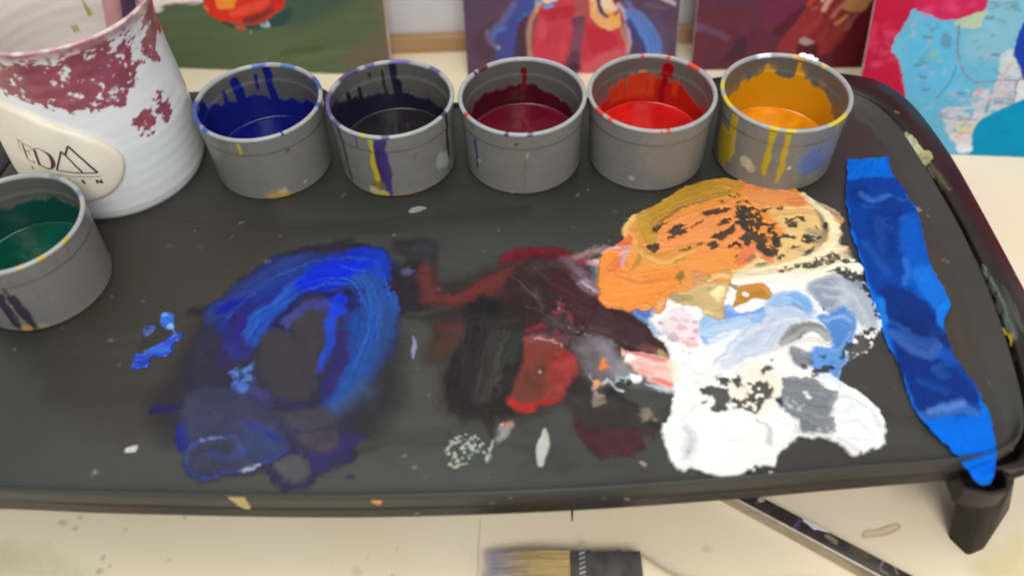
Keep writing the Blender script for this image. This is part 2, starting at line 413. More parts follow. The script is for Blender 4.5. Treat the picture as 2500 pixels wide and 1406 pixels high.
GAIN = 0.92
# ------------------------------------------------------------------ pictures leaning at the back
def ray_plane(p0, n):
    def f(x, y):
        d = ray(x, y); o = np.array([0, 0, HC]); k = np.dot(p0 - o, n) / np.dot(d, n); return o + d * k
    return f
def picture(name, bl, br, lean, height, res, paint, label, seed, basec, fr, mat, thick=.5):
    bl = np.array([*bl, ZT + .02], float); br = np.array([*br, ZT + .02], float)
    e1 = (br - bl) / np.linalg.norm(br - bl); back = np.array([-e1[1], e1[0], 0.0])
    e2 = back * math.sin(lean) + np.array([0, 0, 1.0]) * math.cos(lean); n = np.cross(e1, e2); W = np.linalg.norm(br - bl)
    if n[1] > 0: n = -n
    hit_ = ray_plane(bl, n)
    def mp(x, y):
        p = hit_(x, y) - bl; return np.dot(p, e1), np.dot(p, e2)
    root = empty(name, bl + e1 * W / 2, label, "painting", "pictures leaning at the back of the table")
    fine_h = 17.0
    c = Canvas(fr, mp, 0, W - res, 0, fine_h, res, seed, basec)
    c.W = W
    paint(c)
    def to3d(X, Y, Z): return bl[None] + X[:, None] * e1 + Y[:, None] * e2 + (Z[:, None]) * n
    # lower, closely seen part of the painted face
    c.build("painted_face", mat, to3d, root, thick=.03, relief=1.0, base=.012, full=True)
    # the rest of the face, above the frame of the photograph
    c2 = Canvas(fr, mp, 0, W - res, fine_h, height, .5, seed + 3, basec * .95)
    if hasattr(c, 'upper'): c.upper(c2)
    c2.build("upper_face", mat, to3d, root, thick=.03, relief=1.0, base=.012, full=True)
    b = MB(); q = []
    for s_ in (0, 1):
        q.append([bl + e1 * x + e2 * y - n * thick * s_ for (x, y) in ((0, 0), (W, 0), (W, height), (0, height))])
    b.loft(q); sharp(b.build("board", m_edge, root), 30)
    return root

FP1, FP2, FP3, FP4 = (360, 0, 4.167), (1140, 0, 4.808), (1660, 0, 5.208), (2100, 0, 3.515)
def paint1(c):
    for k in range(26):
        x = rng.uniform(0, 2500); y = rng.uniform(60, 820)
        c.stroke([(x, y), (x + rng.uniform(200, 500), y - rng.uniform(20, 160))], rng.uniform(20, 60), C(*rng.choice([(82, 100, 68), (90, 105, 75), (75, 92, 62), (92, 98, 72), (98, 104, 80)])), .3, .5, .4, streak=.7)
    c.poly([(1450, -200), (2150, -200), (2050, 20), (1750, 180), (1500, 260), (1350, 200)], C(58, 82, 74), .7, .7)
    c.poly([(1000, 250), (1330, 130), (1480, 80), (1420, 230), (1250, 290), (1060, 300)], C(42, 72, 74), .12, .9)
    c.stroke([(1380, 540), (1550, 510), (1750, 480)], 26, C(72, 88, 42), .12, .9, streak=.4)
    c.stroke([(1500, 610), (1750, 570), (2000, 520)], 30, C(98, 118, 78), .3, .6, streak=.5)
    c.poly([(2100, 480), (2400, 300), (2520, 420), (2540, 700), (2200, 700), (1980, 640)], C(108, 92, 80), .9, .7)
    c.poly([(2200, 620), (2500, 580), (2520, 720), (2300, 740)], C(104, 82, 68), .5, .7)
    c.poly([(2300, -50), (2440, -50), (2490, 500), (2440, 500)], C(112, 98, 82), .4, .6)
    c.poly([(-400, -300), (560, -300), (560, 30), (300, 40), (150, 70), (120, 120), (-400, 200)], C(225, 215, 210), .05, 1, .15)
    c.poly([(-400, 30), (40, 60), (150, 60), (140, 110), (60, 120), (-400, 220)], C(190, 200, 195), .1, .9)
    c.stroke([(150, 75), (350, 42), (570, 34)], 18, C(105, 95, 70), .12, .7)
    c.poly([(30, 130), (90, 120), (110, 300), (120, 400), (60, 300)], C(105, 82, 70), .2, .8)
    c.poly([(560, -500), (1390, -500), (1385, 30), (1330, 110), (1230, 200), (1080, 250), (950, 230), (780, 215), (680, 180), (590, 80)], C(205, 52, 36), .05, 1, .12)
    c.poly([(660, -300), (900, -300), (900, 20), (820, 90), (730, 95), (690, 20)], C(240, 140, 50), .1, .95)
    c.stroke([(860, 140), (1000, 100), (1200, 10), (1250, -200)], 38, C(225, 82, 58), .12, .9, streak=.5)
    c.stroke([(640, 100), (760, 190), (940, 220)], 22, C(215, 48, 30), .1, .8)
    c.poly([(960, 215), (1010, 170), (1150, 120), (1270, 70), (1290, 110), (1200, 180), (1060, 235)], C(120, 50, 48), .08, .95)
    c.poly([(1250, 40), (1270, -200), (1330, -200), (1320, 60), (1260, 90)], C(130, 60, 55), .1, .7)
    c.poly([(1300, -200), (1385, -200), (1380, 30), (1310, 110), (1280, 100)], C(205, 40, 38), .06, .95)
    c.stroke([(580, 60), (610, 100)], 12, C(240, 130, 60), .06, .9)
    c.stroke([(780, 225), (880, 270)], 16, C(72, 48, 42), .1, .9)
    c.poly([(900, 265), (980, 262), (1000, 300), (930, 300)], C(200, 72, 50), .05, .9)
    c.poly([(1150, 250), (1210, 235), (1240, 275), (1190, 285)], C(135, 165, 170), .05, .95)
    c.stroke([(1225, 225), (1240, 270)], 9, C(190, 215, 215), .04, .9)
    c.stroke([(1045, 310), (1055, 340)], 7, C(150, 170, 160), .04, .8)
    c.stroke([(2440, -100), (2455, 180), (2490, 560), (2515, 780)], 7, C(205, 150, 135), .05, .9, .05)
def paint2(c):
    for k in range(24):
        x = rng.uniform(-50, 2500); y = rng.uniform(-100, 950)
        c.stroke([(x, y), (x + rng.uniform(-120, 220), y + rng.uniform(-200, 100))], rng.uniform(40, 90), C(*rng.choice([(88, 68, 88), (80, 62, 82), (98, 78, 98), (92, 70, 80), (76, 62, 92), (72, 50, 64)])), .4, .6, .5, streak=.4)
    c.poly([(170, 330), (330, 200), (420, 260), (260, 420), (330, 560), (330, 680), (150, 690), (30, 480)], C(80, 58, 68), .3, .8)
    c.poly([(560, 0), (820, -60), (850, 60), (720, 190), (600, 300), (590, 440), (570, 560), (560, 700), (350, 700), (330, 560), (300, 420), (330, 340), (480, 150)], C(68, 72, 138), .12, 1)
    c.stroke([(560, 40), (520, 130), (420, 260), (330, 350), (300, 420)], 40, C(98, 98, 152), .2, .75)
    c.stroke([(440, 330), (340, 380), (310, 450)], 26, C(84, 108, 168), .1, .8)
    c.stroke([(230, 380), (270, 480), (360, 570)], 28, C(120, 100, 138), .15, .7)
    c.dot((365, 570), 28, C(150, 138, 165), soft=.1, op=.8)
    c.stroke([(830, 40), (720, 150), (620, 220)], 50, C(62, 88, 165), .15, .85, streak=.4)
    c.dot((690, 190), 26, C(105, 118, 165), soft=.12, op=.8)
    c.dot((840, 15), 50, C(108, 138, 190), soft=.15, op=.9)
    c.poly([(620, 260), (760, 170), (760, 330), (700, 500), (720, 680), (570, 680), (580, 440)], C(75, 52, 68), .15, .95)
    c.stroke([(800, 130), (740, 300), (725, 480), (745, 680)], 30, C(172, 128, 105), .1, .9)
    c.stroke([(840, 60), (830, 110)], 40, C(205, 160, 120), .12, .85)
    c.poly([(860, 80), (1050, -80), (1480, -80), (1480, 200), (1560, 300), (1660, 370), (1800, 340), (1850, 480), (1880, 660), (1700, 1000), (800, 1000), (770, 620), (780, 380), (830, 180)], C(188, 62, 76), .06, 1, .12)
    for k in range(22):
        x = rng.uniform(800, 1800); y = rng.uniform(120, 900)
        c.stroke([(x, y), (x + rng.uniform(-60, 60), y - rng.uniform(60, 160))], rng.uniform(30, 60), C(*rng.choice([(180, 48, 66), (195, 76, 84), (176, 44, 60), (200, 88, 92)])), .2, .55, .4)
    c.poly([(880, 140), (1250, 60), (1250, 200), (1000, 250), (870, 200)], C(175, 44, 60), .15, .8)
    c.poly([(1400, 300), (1560, 320), (1760, 420), (1740, 560), (1500, 640), (1400, 460)], C(182, 42, 60), .2, .8)
    c.poly([(1500, 700), (1750, 600), (1850, 660), (1500, 1000), (1320, 1000), (1340, 800)], C(192, 92, 92), .25, .8)
    c.poly([(1260, -50), (1420, -50), (1400, 180), (1280, 180)], C(160, 86, 86), .2, .8)
    c.poly([(1240, 220), (1290, 190), (1390, 200), (1375, 380), (1350, 560), (1340, 640), (1200, 660), (1230, 440)], C(118, 72, 92), .08, .95)
    c.poly([(1245, 230), (1300, 195), (1390, 210), (1370, 290), (1250, 290)], C(98, 62, 80), .1, .8)
    c.poly([(1170, 700), (1230, 600), (1330, 640), (1300, 820), (1290, 960), (1180, 900), (1150, 780)], C(88, 58, 78), .1, .95)
    c.dot((1250, 790), 60, C(66, 44, 66), soft=.15, op=.8)
    c.poly([(880, -100), (1050, -100), (1060, 10), (1000, 40), (900, 45)], C(225, 190, 160), .08, .95)
    c.stroke([(900, 60), (960, 75), (1030, 40)], 18, C(78, 96, 170), .06, .9)
    c.poly([(900, 75), (1000, 60), (1000, 95), (940, 108), (900, 95)], C(108, 158, 225), .06, .95)
    c.poly([(1440, -80), (1560, -80), (1540, 100), (1600, 180), (1740, 200), (1780, 120), (1800, 300), (1740, 340), (1660, 355), (1560, 300), (1470, 220), (1440, 120)], C(228, 166, 108), .06, 1)
    c.poly([(1540, -80), (1720, -80), (1740, 40), (1760, 110), (1700, 150), (1620, 150), (1570, 90)], C(238, 196, 170), .08, 1)
    c.stroke([(1480, -60), (1500, 60), (1480, 130)], 18, C(240, 190, 130), .06, .9)
    c.stroke([(1530, -60), (1540, 60), (1580, 140), (1640, 190)], 22, C(66, 46, 92), .05, .95)
    c.stroke([(1640, 130), (1690, 170), (1780, 270)], 26, C(222, 172, 66), .1, .85)
    c.stroke([(1780, 60), (1850, 160), (1880, 300), (1900, 460), (1890, 620)], 24, C(195, 165, 195), .08, .9)
    c.stroke([(1850, 300), (1880, 480), (1880, 640)], 18, C(165, 130, 130), .08, .8)
    c.stroke([(1780, 220), (1830, 380), (1870, 560)], 12, C(222, 160, 80), .08, .7)
    c.poly([(1690, -60), (1780, -60), (1770, 40), (1720, 50)], C(130, 34, 50), .08, .95)
    c.stroke([(1900, 150), (2020, 260), (2150, 430), (2200, 640), (2210, 760)], [50, 90, 100, 100, 90], C(86, 128, 200), .1, 1, .2, streak=.3)
    c.stroke([(1880, 40), (1960, 150), (2080, 220)], 36, C(108, 112, 170), .15, .7)
    c.stroke([(1900, 250), (1990, 440), (2070, 600)], 40, C(68, 66, 120), .15, .9)
    c.stroke([(2200, 200), (2300, 400), (2330, 620)], 40, C(96, 78, 104), .2, .7)
    c.stroke([(2250, -40), (2360, 10), (2440, 50)], 22, C(200, 188, 192), .15, .8)
    c.stroke([(2100, 60), (2350, 110)], 30, C(108, 88, 116), .25, .6)
def paint3(c):
    for k in range(26):
        x = rng.uniform(150, 2450); y = rng.uniform(-80, 1000)
        c.stroke([(x, y), (x + rng.uniform(40, 220), y - rng.uniform(60, 260))], rng.uniform(40, 90), C(*rng.choice([(98, 48, 62), (92, 44, 56), (104, 56, 70), (100, 50, 60), (84, 44, 62)])), .4, .6, .5, streak=.4)
    c.poly([(200, -60), (1200, -60), (1100, 100), (300, 120)], C(92, 52, 74), .5, .6)
    c.poly([(1150, -60), (1650, -60), (1560, 120), (1400, 260), (1150, 420), (1100, 220)], C(112, 46, 76), .35, .8)
    c.poly([(1180, 380), (1400, 200), (1600, 60), (1560, 200), (1400, 340), (1300, 460)], C(88, 34, 48), .2, .8)
    c.poly([(1240, 620), (1340, 460), (1480, 280), (1600, 130), (1680, -60), (2200, -60), (2400, 60), (2300, 200), (2200, 340), (2000, 600), (1800, 700), (1400, 680)], C(145, 52, 54), .15, .95)
    for k in range(16):
        x = rng.uniform(1350, 2100); y = rng.uniform(150, 650)
        c.stroke([(x, y), (x + 110, y - 150)], rng.uniform(20, 45), C(*rng.choice([(158, 58, 54), (128, 42, 46), (165, 70, 62)])), .15, .6, .3, streak=.4)
    c.poly([(2250, 160), (2420, 60), (2520, -60), (2480, 400), (2380, 900), (2000, 900), (1900, 760), (2050, 520)], C(108, 26, 36), .3, .9)
    c.poly([(2300, 500), (2420, 300), (2360, 860), (2150, 880)], C(86, 18, 28), .3, .8)
    c.poly([(2050, 80), (2200, -60), (2480, -80), (2400, 60), (2290, 150), (2180, 160)], C(205, 148, 92), .12, .95)
    c.stroke([(1830, 130), (1880, 40), (1930, -60)], 34, C(222, 168, 150), .1, .9)
    c.stroke([(1810, 20), (1830, -40)], 22, C(225, 190, 170), .08, .9)
    c.stroke([(1950, 210), (2020, 110), (2100, 20)], 30, C(196, 120, 112), .1, .85, streak=.4)
    c.stroke([(1980, 300), (2060, 250), (2110, 210)], 26, C(210, 140, 84), .1, .9)
    c.stroke([(2120, 360), (2170, 270), (2240, 190)], 34, C(160, 90, 92), .12, .85)
    c.stroke([(1680, 130), (1740, 100)], 14, C(190, 110, 95), .08, .7)
    c.stroke([(1640, 60), (1700, -40)], 30, C(185, 64, 54), .1, .8)
    c.poly([(680, 560), (700, 480), (830, 480), (830, 700), (680, 760), (520, 760)], C(76, 42, 62), .15, .9)
    c.poly([(400, 760), (780, 700), (900, 1000), (350, 1000)], C(82, 46, 56), .4, .6)
    c.stroke([(180, 330), (300, 360), (600, 480)], 36, C(108, 78, 104), .2, .75)
    c.stroke([(190, 370), (250, 380)], 30, C(100, 84, 126), .12, .8)
    c.poly([(1480, 680), (1520, 540), (1560, 510), (1740, 540), (1750, 680), (1700, 740)], C(82, 34, 48), .06, .95)
    c.poly([(1510, 530), (1540, 480), (1620, 490), (1700, 540), (1640, 575), (1560, 575)], C(172, 150, 155), .06, .95)
    c.stroke([(1560, 430), (1600, 410)], 12, C(110, 70, 84), .06, .8)
def paint4(c):
    global GAIN
    GAIN = 1.18
    c.poly([(0, -500), (520, -500), (470, 75), (400, 180), (265, 400), (330, 520), (360, 620), (380, 800), (600, 1500), (-300, 1500)], C(190, 22, 62), .03, 1, .1, .1)
    for k in range(30):
        c.dot((rng.uniform(40, 330), rng.uniform(220, 560)), rng.uniform(10, 34), C(212, 74, 108), soft=.18, op=.4, warp=.5)
    c.poly([(460, 75), (600, 130), (720, 180), (1080, 60), (1120, -500), (1500, -500), (1500, 900), (1320, 1000), (1100, 1400), (500, 1400), (400, 1000), (380, 780), (360, 620), (330, 520), (265, 400), (400, 180)], C(102, 180, 212), .03, 1, .12)
    c.poly([(1080, -100), (1420, -100), (1380, 180), (1330, 380), (1200, 520), (900, 500), (900, 300), (1060, 200)], C(140, 186, 202), .6, .7)
    c.poly([(420, 260), (800, 200), (830, 700), (560, 820), (390, 700)], C(92, 182, 222), .4, .7)
    c.poly([(830, 180), (1080, 90), (1060, 160), (1030, 240), (900, 245), (830, 230)], C(180, 196, 158), .08, .9, .3)
    c.poly([(700, 940), (880, 930), (1000, 830), (1150, 700), (1220, 560), (1300, 420), (1420, 500), (1440, 850), (1200, 960), (1000, 1060), (960, 1240), (820, 1240), (730, 1100)], C(202, 198, 204), .1, .9, .5, .3, erode=.38)
    c.poly([(1200, 500), (1300, 420), (1400, 520), (1420, 640), (1260, 660), (1200, 600)], C(198, 208, 204), .1, .9)
    c.poly([(1330, 720), (1440, 680), (1440, 860), (1310, 890)], C(218, 218, 228), .06, .9)
    c.poly([(820, 1060), (900, 1040), (990, 1080), (950, 1140), (840, 1130)], C(222, 206, 150), .1, .8)
    c.poly([(760, 1140), (960, 1150), (960, 1250), (830, 1250)], C(218, 208, 205), .08, .9)
    for k in range(90):
        x = rng.uniform(430, 1420); y = rng.uniform(-20, 1200)
        c.stroke([(x, y), (x + rng.uniform(-50, 70), y + rng.uniform(-30, 30))], rng.uniform(5, 16), C(*rng.choice([(86, 150, 178), (120, 150, 165), (150, 190, 205), (196, 170, 178), (110, 130, 150)])), .08, .5, .3)
    for k in range(40):
        x = rng.uniform(720, 1300); y = rng.uniform(760, 1150)
        c.stroke([(x, y), (x + rng.uniform(-60, 60), y + rng.uniform(-40, 40))], rng.uniform(6, 20), C(*rng.choice([(212, 196, 206), (205, 160, 170), (120, 170, 196), (225, 218, 220), (160, 150, 160)])), .06, .6, .3)
    for a, b_ in (((840, 220), (830, 480)), ((1110, 860), (1080, 960))): c.stroke([a, b_], 9, C(110, 140, 150), .05, .8)
    c.stroke([(850, 230), (832, 420), (860, 560), (920, 660), (1010, 705), (1200, 690), (1340, 690), (1400, 640)], 7, C(140, 122, 130), .03, .9, .15)
    c.stroke([(1340, 690), (1325, 780), (1315, 890)], 7, C(140, 115, 110), .03, .9)
    c.stroke([(820, 560), (760, 720), (660, 850)], 6, C(84, 130, 150), .04, .8)
    c.stroke([(690, 1010), (820, 1025), (1000, 1020)], 5, C(150, 132, 140), .03, .8)
    c.stroke([(740, 1140), (960, 1135)], 4, C(170, 130, 130), .03, .7)
    c.stroke([(1000, 940), (1150, 800), (1280, 560)], 12, C(206, 170, 184), .06, .7)
    for k in range(5): c.stroke([(1150, 850 + k * 13), (1290, 845 + k * 13)], 4, C(130, 135, 145), .03, .7)
    c.poly([(700, 300), (770, 300), (780, 400), (720, 420)], C(100, 138, 165), .1, .7)
    for (x, y) in ((580, 320), (540, 530), (540, 660), (570, 760), (500, 560), (1110, 150), (1160, 470), (860, 800)): c.stroke([(x - 30, y), (x + 30, y + 6)], 12, C(92, 135, 155), .06, .8)
    for (x, y) in ((600, 480), (680, 520), (640, 450)): c.dot((x, y), 26, C(140, 186, 160), soft=.15, op=.6)
    for k in range(5): c.stroke([(1110, 20 + 14 * k), (1360, 22 + 14 * k)], 4, C(88, 128, 142), .03, .55)
    c.poly([(470, 70), (480, -300), (1090, -300), (1080, 60), (1000, 110), (900, 150), (740, 178), (640, 150), (560, 100)], C(200, 36, 84), .03, 1, .1, .1)
    for k in range(12): c.dot((rng.uniform(560, 1000), rng.uniform(-20, 150)), rng.uniform(14, 40), C(220, 70, 118), soft=.2, op=.4, warp=.5)
    c.poly([(1600, 60), (1400, 200), (1330, 380), (1315, 470), (1360, 570), (1390, 650), (1440, 700), (1900, 700), (1900, 60)], C(20, 62, 170), .03, 1, .1)
    c.poly([(960, 1420), (955, 1280), (960, 1150), (1010, 1050), (1100, 990), (1250, 920), (1410, 850), (1900, 700), (1900, 1420)], C(0, 142, 184), .03, 1, .06, .04)
    c.poly([(820, 1240), (955, 1255), (950, 1300), (840, 1310)], C(226, 228, 236), .04, .95)
    c.stroke([(95, -20), (75, 240), (50, 400), (20, 600)], 4, C(215, 160, 170), .04, .7, .05)
p_l, p_r = at(460, 168, ZT), at(958, 186, ZT); dd = (p_r - p_l) / np.linalg.norm(p_r - p_l)
picture("painting", (p_r - dd * 24)[:2], p_r[:2], math.radians(8), 26, .09, paint1, "painting of a red fruit on a green ground, behind the mug", 201, C(84, 98, 70), FP1, m_canvasp)
b2l = at(1143, 192, ZT); b2r = at(1648, 170, ZT)
picture("painting", b2l[:2], b2r[:2], math.radians(13), 17.5, .09, paint2, "painting of a red rounded form between blue shapes on purple ground", 231, C(86, 66, 86), FP2, m_canvasp)
b3l = at(1687, 172, ZT); b3l[1] = 60.0
picture("painting", (b3l[0], 60.2), (b3l[0] + 18, 59.6), math.radians(13), 17.5, .09, paint3, "dark maroon and red painting with pale slanting strokes, behind yellow cup", 261, C(98, 48, 60), FP3, m_canvasp)
b4 = at(2350, 378, ZT); b4r = at(2500, 384, ZT); d4 = (b4r - b4) / np.linalg.norm(b4r - b4)
g4 = b4 - d4 * 8.2
picture("painting", g4[:2], (g4 + d4 * 30)[:2], math.radians(24), 34, .09, paint4, "torn paper collage with crimson, turquoise and pale blue map pieces", 291, C(190, 22, 62), FP4, m_collage, .35)

GAIN = 1.25
# ------------------------------------------------------------------ the griddle tray
TRAY_L = "dark grey griddle tray with black plastic base, used as a paint palette"
tray = empty("tray", (-3.7, 34, ZT), TRAY_L, "tray")
# outline of the plate's lip, and of the base's outer brim (seen from above, centimetres)
lip_r = [(20.0, 19.55), (22.1, 19.95), (23.4, 20.95), (24.2, 23.3), (25.0, 28.5), (25.25, 33), (25.2, 36.4), (24.9, 41), (24.45, 44.0), (23.8, 45.6), (23.0, 46.55), (21.6, 47.25), (19.5, 47.6)]
cxm = -3.2
front = [(-25.0, 19.9), (-20, 19.5), (-16.1, 19.24), (-10.5, 18.9), (-5, 18.72), (2.4, 18.73), (9.85, 19.0), (15, 19.3)]
lip_l = [(2 * cxm - x, y) for x, y in lip_r[::-1]]
rear = [(14, 47.6), (5, 47.2), (-5, 47.2), (-13, 47.6), (-21, 47.8)]
LIP = catmull(front + lip_r + rear + lip_l[:-1], True, 4)
br_r = [(19.6, 19.6), (23.5, 19.7), (25.8, 20.6), (27.0, 23.0), (27.55, 27), (27.65, 31), (27.68, 36), (27.62, 41.0), (27.2, 45.0), (26.6, 47.3), (25.5, 48.95), (24.0, 49.75), (22.0, 50.1)]
bfront = [(-25.0, 19.95), (-20, 19.55), (-16.1, 19.29), (-10.5, 18.95), (-5, 18.77), (2.4, 18.78), (9.85, 19.05), (15, 19.35)]
brear = [(18, 50.1), (14.6, 50.0), (13.4, 49.2), (12.6, 48.0), (5, 47.5), (-5, 47.5), (-11.4, 48.0), (-12.2, 49.4), (-13.2, 50.5), (-23, 50.5)]
BRIM = catmull(bfront + br_r + brear + [(2 * cxm - x, y) for x, y in br_r[::-1]][:-1], True, 4)
def inset(P, d):
    P = np.asarray(P); t = np.roll(P, -1, 0) - np.roll(P, 1, 0); t /= np.linalg.norm(t, axis=1)[:, None]
    n = np.stack([-t[:, 1], t[:, 0]], 1); return P + n * np.asarray(d).reshape(-1, 1)
slope = np.array([.35 + .95 * float(sstep(20.2, 23.5, np.array(y))) for x, y in LIP]); slope = np.where((LIP[:, 1] > 47.0) & (abs(LIP[:, 0] + 1) < 16), .35, slope)
def ring(P, z): return [(p[0], p[1], z) for p in P]
pb = MB()
R_ = [ring(inset(LIP, slope + .5), 0.0), ring(inset(LIP, slope), 0.0), ring(inset(LIP, slope * .85), .02), ring(inset(LIP, slope * .4), .26), ring(inset(LIP, .16), .43), ring(inset(LIP, .06), .46), ring(LIP, .40), ring(inset(LIP, -.03), .2), ring(inset(LIP, -.03), -.55), ring(inset(LIP, .05), -.62), ring(inset(LIP, 1.2), -.62)]
pb.loft(R_, cap=False)
n = len(LIP); pb.f.append(list(range(n)))
pb.build("cooking_plate", m_plate, tray)
bb = MB(); BO = BRIM
fr_ = np.array([float(sstep(19.2, 22.5, np.array(y))) for x, y in BO])   # 0 at the front, where the brim is tucked under the plate
topz = -.70 + fr_ * .86
def ringz(P, z): return [(p[0], p[1], float(zz)) for p, zz in zip(P, np.broadcast_to(z, len(P)))]
G0 = inset(LIP, -.30)
# keep the groove line inside the brim
g_in = []
for k, p in enumerate(BO):
    j = np.argmin(np.hypot(*(LIP - p).T)); q = LIP[j]; d = p - q; L = np.hypot(*d) + 1e-6
    g_in.append(q + d / L * min(.46, L * .5))
g_in = np.array(g_in)
mid = g_in * .55 + BO * .45; m8 = g_in * .12 + BO * .88
bb.loft([ringz(g_in, -1.6), ringz(g_in, topz - .18), ringz(g_in * .93 + BO * .07, topz), ringz(mid, topz - .10 * fr_), ringz(m8, topz - .38 * fr_), ringz(BO, topz - .62 * fr_ - .06), ringz(inset(BO, -.02), topz - .9 * fr_ - .3), ringz(inset(BO, .5), -1.5), ringz(inset(BO, 2.2), -2.3), ringz(inset(BO, 6), -2.6)], cap=False)
bb.f.append(list(range(9 * len(BO), 10 * len(BO))))
bb.build("base", m_base, tray)
# legs: the near right one is in view; the others carry the far corners
def leg(pts_top, pts_bot):
    b = MB(); r0 = [np.array(p, float) for p in pts_top]; r1 = [np.array(p, float) for p in pts_bot]
    rings = []
    for t in (0, .5, 1):
        cc = sum(r0) / len(r0) * (1 - t) + sum(r1) / len(r1) * t; sh = 1.0
        rings.append([cc + (p * (1 - t) + q * t - cc) * sh for p, q in zip(r0, r1)])
    b.loft(rings); return rounded(b.build("leg", m_base, tray), .09)
leg([atY(2345, 1170, 20.3), atY(2400, 1195, 19.7), atY(2474, 1182, 19.7), (24.6, 22.4, -.6), (21.5, 22.6, -.6)],
    [atY(2329, 1296, 19.2) + [0, 0, -.9], at(2362, 1358, ZT), at(2400, 1342, ZT), (25.6, 20.6, ZT + .1), (24.0, 21.4, ZT + .1)])
for (x, y, sx) in ((24.2, 46, 1), (-32.2, 46, -1), (-31.9, 21.2, -1)):
    leg([(x - 1.6, y - 1.2, -1.4), (x + 1.6, y - 1.2, -1.4), (x + 1.6, y + 1.2, -1.4), (x - 1.6, y + 1.2, -1.4)],
        [(x - .8 + sx * .6, y - .9, ZT), (x + 1.0 + sx * .6, y - .9, ZT), (x + 1.0 + sx * .6, y + .9, ZT), (x - .8 + sx * .6, y + .9, ZT)])
# socket cavity at the corner, with its curved lip, and the bar of the side grip
sb = MB(); a0 = atY(2332, 1160, 19.6); a1 = atY(2455, 1150, 19.6)
sx0, sx1 = a0[0], a1[0]
outer = [(sx0, 18.75), (sx0 + 1.2, 18.45), (sx1 - .25, 18.6), (sx1, 19.1), (sx1, 20.4), (sx0, 20.4)]
inner = [(sx0 + .12, 18.9), (sx0 + 1.15, 18.62), (sx1 - .32, 18.75), (sx1 - .14, 19.15), (sx1 - .14, 20.3), (sx0 + .12, 20.3)]
sb.loft([ring(outer, -2.3), ring(outer, -.95), ring(inner, -.9), ring(inner, -2.2)], cap=False); sb.f += [[0, 1, 2, 3, 4, 5], [18, 19, 20, 21, 22, 23]]
rounded(sb.build("socket", m_base, tray), .07)
gb = MB(); g0 = atY(2446, 1152, 20.2); gb.loft(tube([g0, g0 + [.12, 0, 0], g0 + [3.4, .9, .1], g0 + [3.6, 1.0, .1]], [.28, .42, .42, .3], 16)); gb.build("side_grip", m_base, tray)

# dried smears on the tray's right brim and small flecks on the plate
def on_brim(x, y):
    p = at(x, y, .08); return p[0], p[1]
def brim3d(X, Y, Z):
    out = []
    P = np.stack([X, Y], 1)
    dl = np.sqrt(((P[:, None] - LIP[None]) ** 2).sum(-1)).min(1); db = np.sqrt(((P[:, None] - BO[None]) ** 2).sum(-1)).min(1)
    t = np.clip((dl - .46) / np.maximum(dl - .46 + db, 1e-3), 0, 1)
    zz = np.interp(t, [0, .07, .45, .88, 1], [-.02, .17, .07, -.21, -.5])
    return np.stack([X, Y, zz + Z + .02], -1)
cv = Canvas((2050, 180, 1020 / 450), on_brim, 25.0, 29, 26, 47, .05, 311)
cv.poly([(360, 340), (385, 335), (450, 430), (500, 430), (520, 470), (490, 500), (460, 500), (420, 460)], C(176, 172, 120), .06, .95, .3, .2)
cv.stroke([(470, 480), (520, 540), (600, 640)], [16, 16, 20], C(108, 100, 82), .14, .8, .3, streak=.6)
cv.stroke([(380, 350), (440, 440)], 12, C(196, 204, 168), .06, .9)
cv.dot((310, 222), 12, C(120, 112, 50), soft=.08, op=.8)
cv.dot((470, 488), 14, C(170, 165, 120), soft=.05)
F2 = (2200, 600, 2.813)
cv.stroke([(560, 150), (640, 300), (720, 470), (780, 640)], [10, 22, 30, 16], C(102, 110, 106), .1, .9, .2, streak=.6, fr=F2)
cv.stroke([(700, 290), (760, 420), (840, 590)], [8, 18, 14], C(98, 106, 100), .1, .8, .2, streak=.6, fr=F2)
cv.stroke([(700, 570), (730, 630), (745, 690)], [14, 22, 12], C(160, 146, 24), .07, .95, fr=F2)
cv.dot((790, 185), 12, C(110, 100, 95), soft=.1, op=.7, fr=F2); cv.dot((470, 85), 10, C(140, 135, 60), soft=.06, op=.8, fr=F2)
tag(cv.build("dried_paint", m_film, brim3d, tray, thick=.03, base=.004), kind='stuff')

def on_face(x, y):
    p = atY(x, y, 18.76); return p[0], p[2]
def face3d(X, Y, Z): return np.stack([X, np.interp(X, [q[0] for q in front], [q[1] for q in front]) - .05 - Z, Y], -1)
c = Canvas((0, 0, 1.0), on_face, -17, 12, -1.2, .5, .045, 331)
c.poly([(556, 1222), (590, 1221), (600, 1232), (610, 1250), (590, 1250), (572, 1238)], C(196, 176, 122), .05, .95, .1, .1)
c.poly([(905, 1219), (934, 1218), (928, 1228), (915, 1227)], C(226, 160, 90), .04, .95, .1, .1)
for (x, y, r) in ((1245, 1210, 3), (1475, 1212, 3), (1530, 1218, 4), (1017, 1250, 4), (1700, 1196, 3), (1200, 1222, 3)): c.dot((x, y), r, C(150, 144, 130), soft=.05, op=.6, warp=.2)
c.poly([(250, 1222), (320, 1226), (300, 1242), (240, 1236)], C(96, 84, 72), .15, .5)
tag(c.build("front_paint_marks", m_film, face3d, tray, thick=.02, base=.004), kind='stuff')

# ------------------------------------------------------------------ paint on the tray
def on_tray(x, y):
    p = at(x, y, 0.02); return p[0], p[1]
def tray3d(X, Y, Z): return np.stack([X, Y, Z], -1)
FB, FR, FO, FW, FX = (300, 560, 2.008), (900, 540, 2.13), (1500, 430, 4.018), (1560, 700, 2.869), (1280, 580, 3.70)
RES = .05
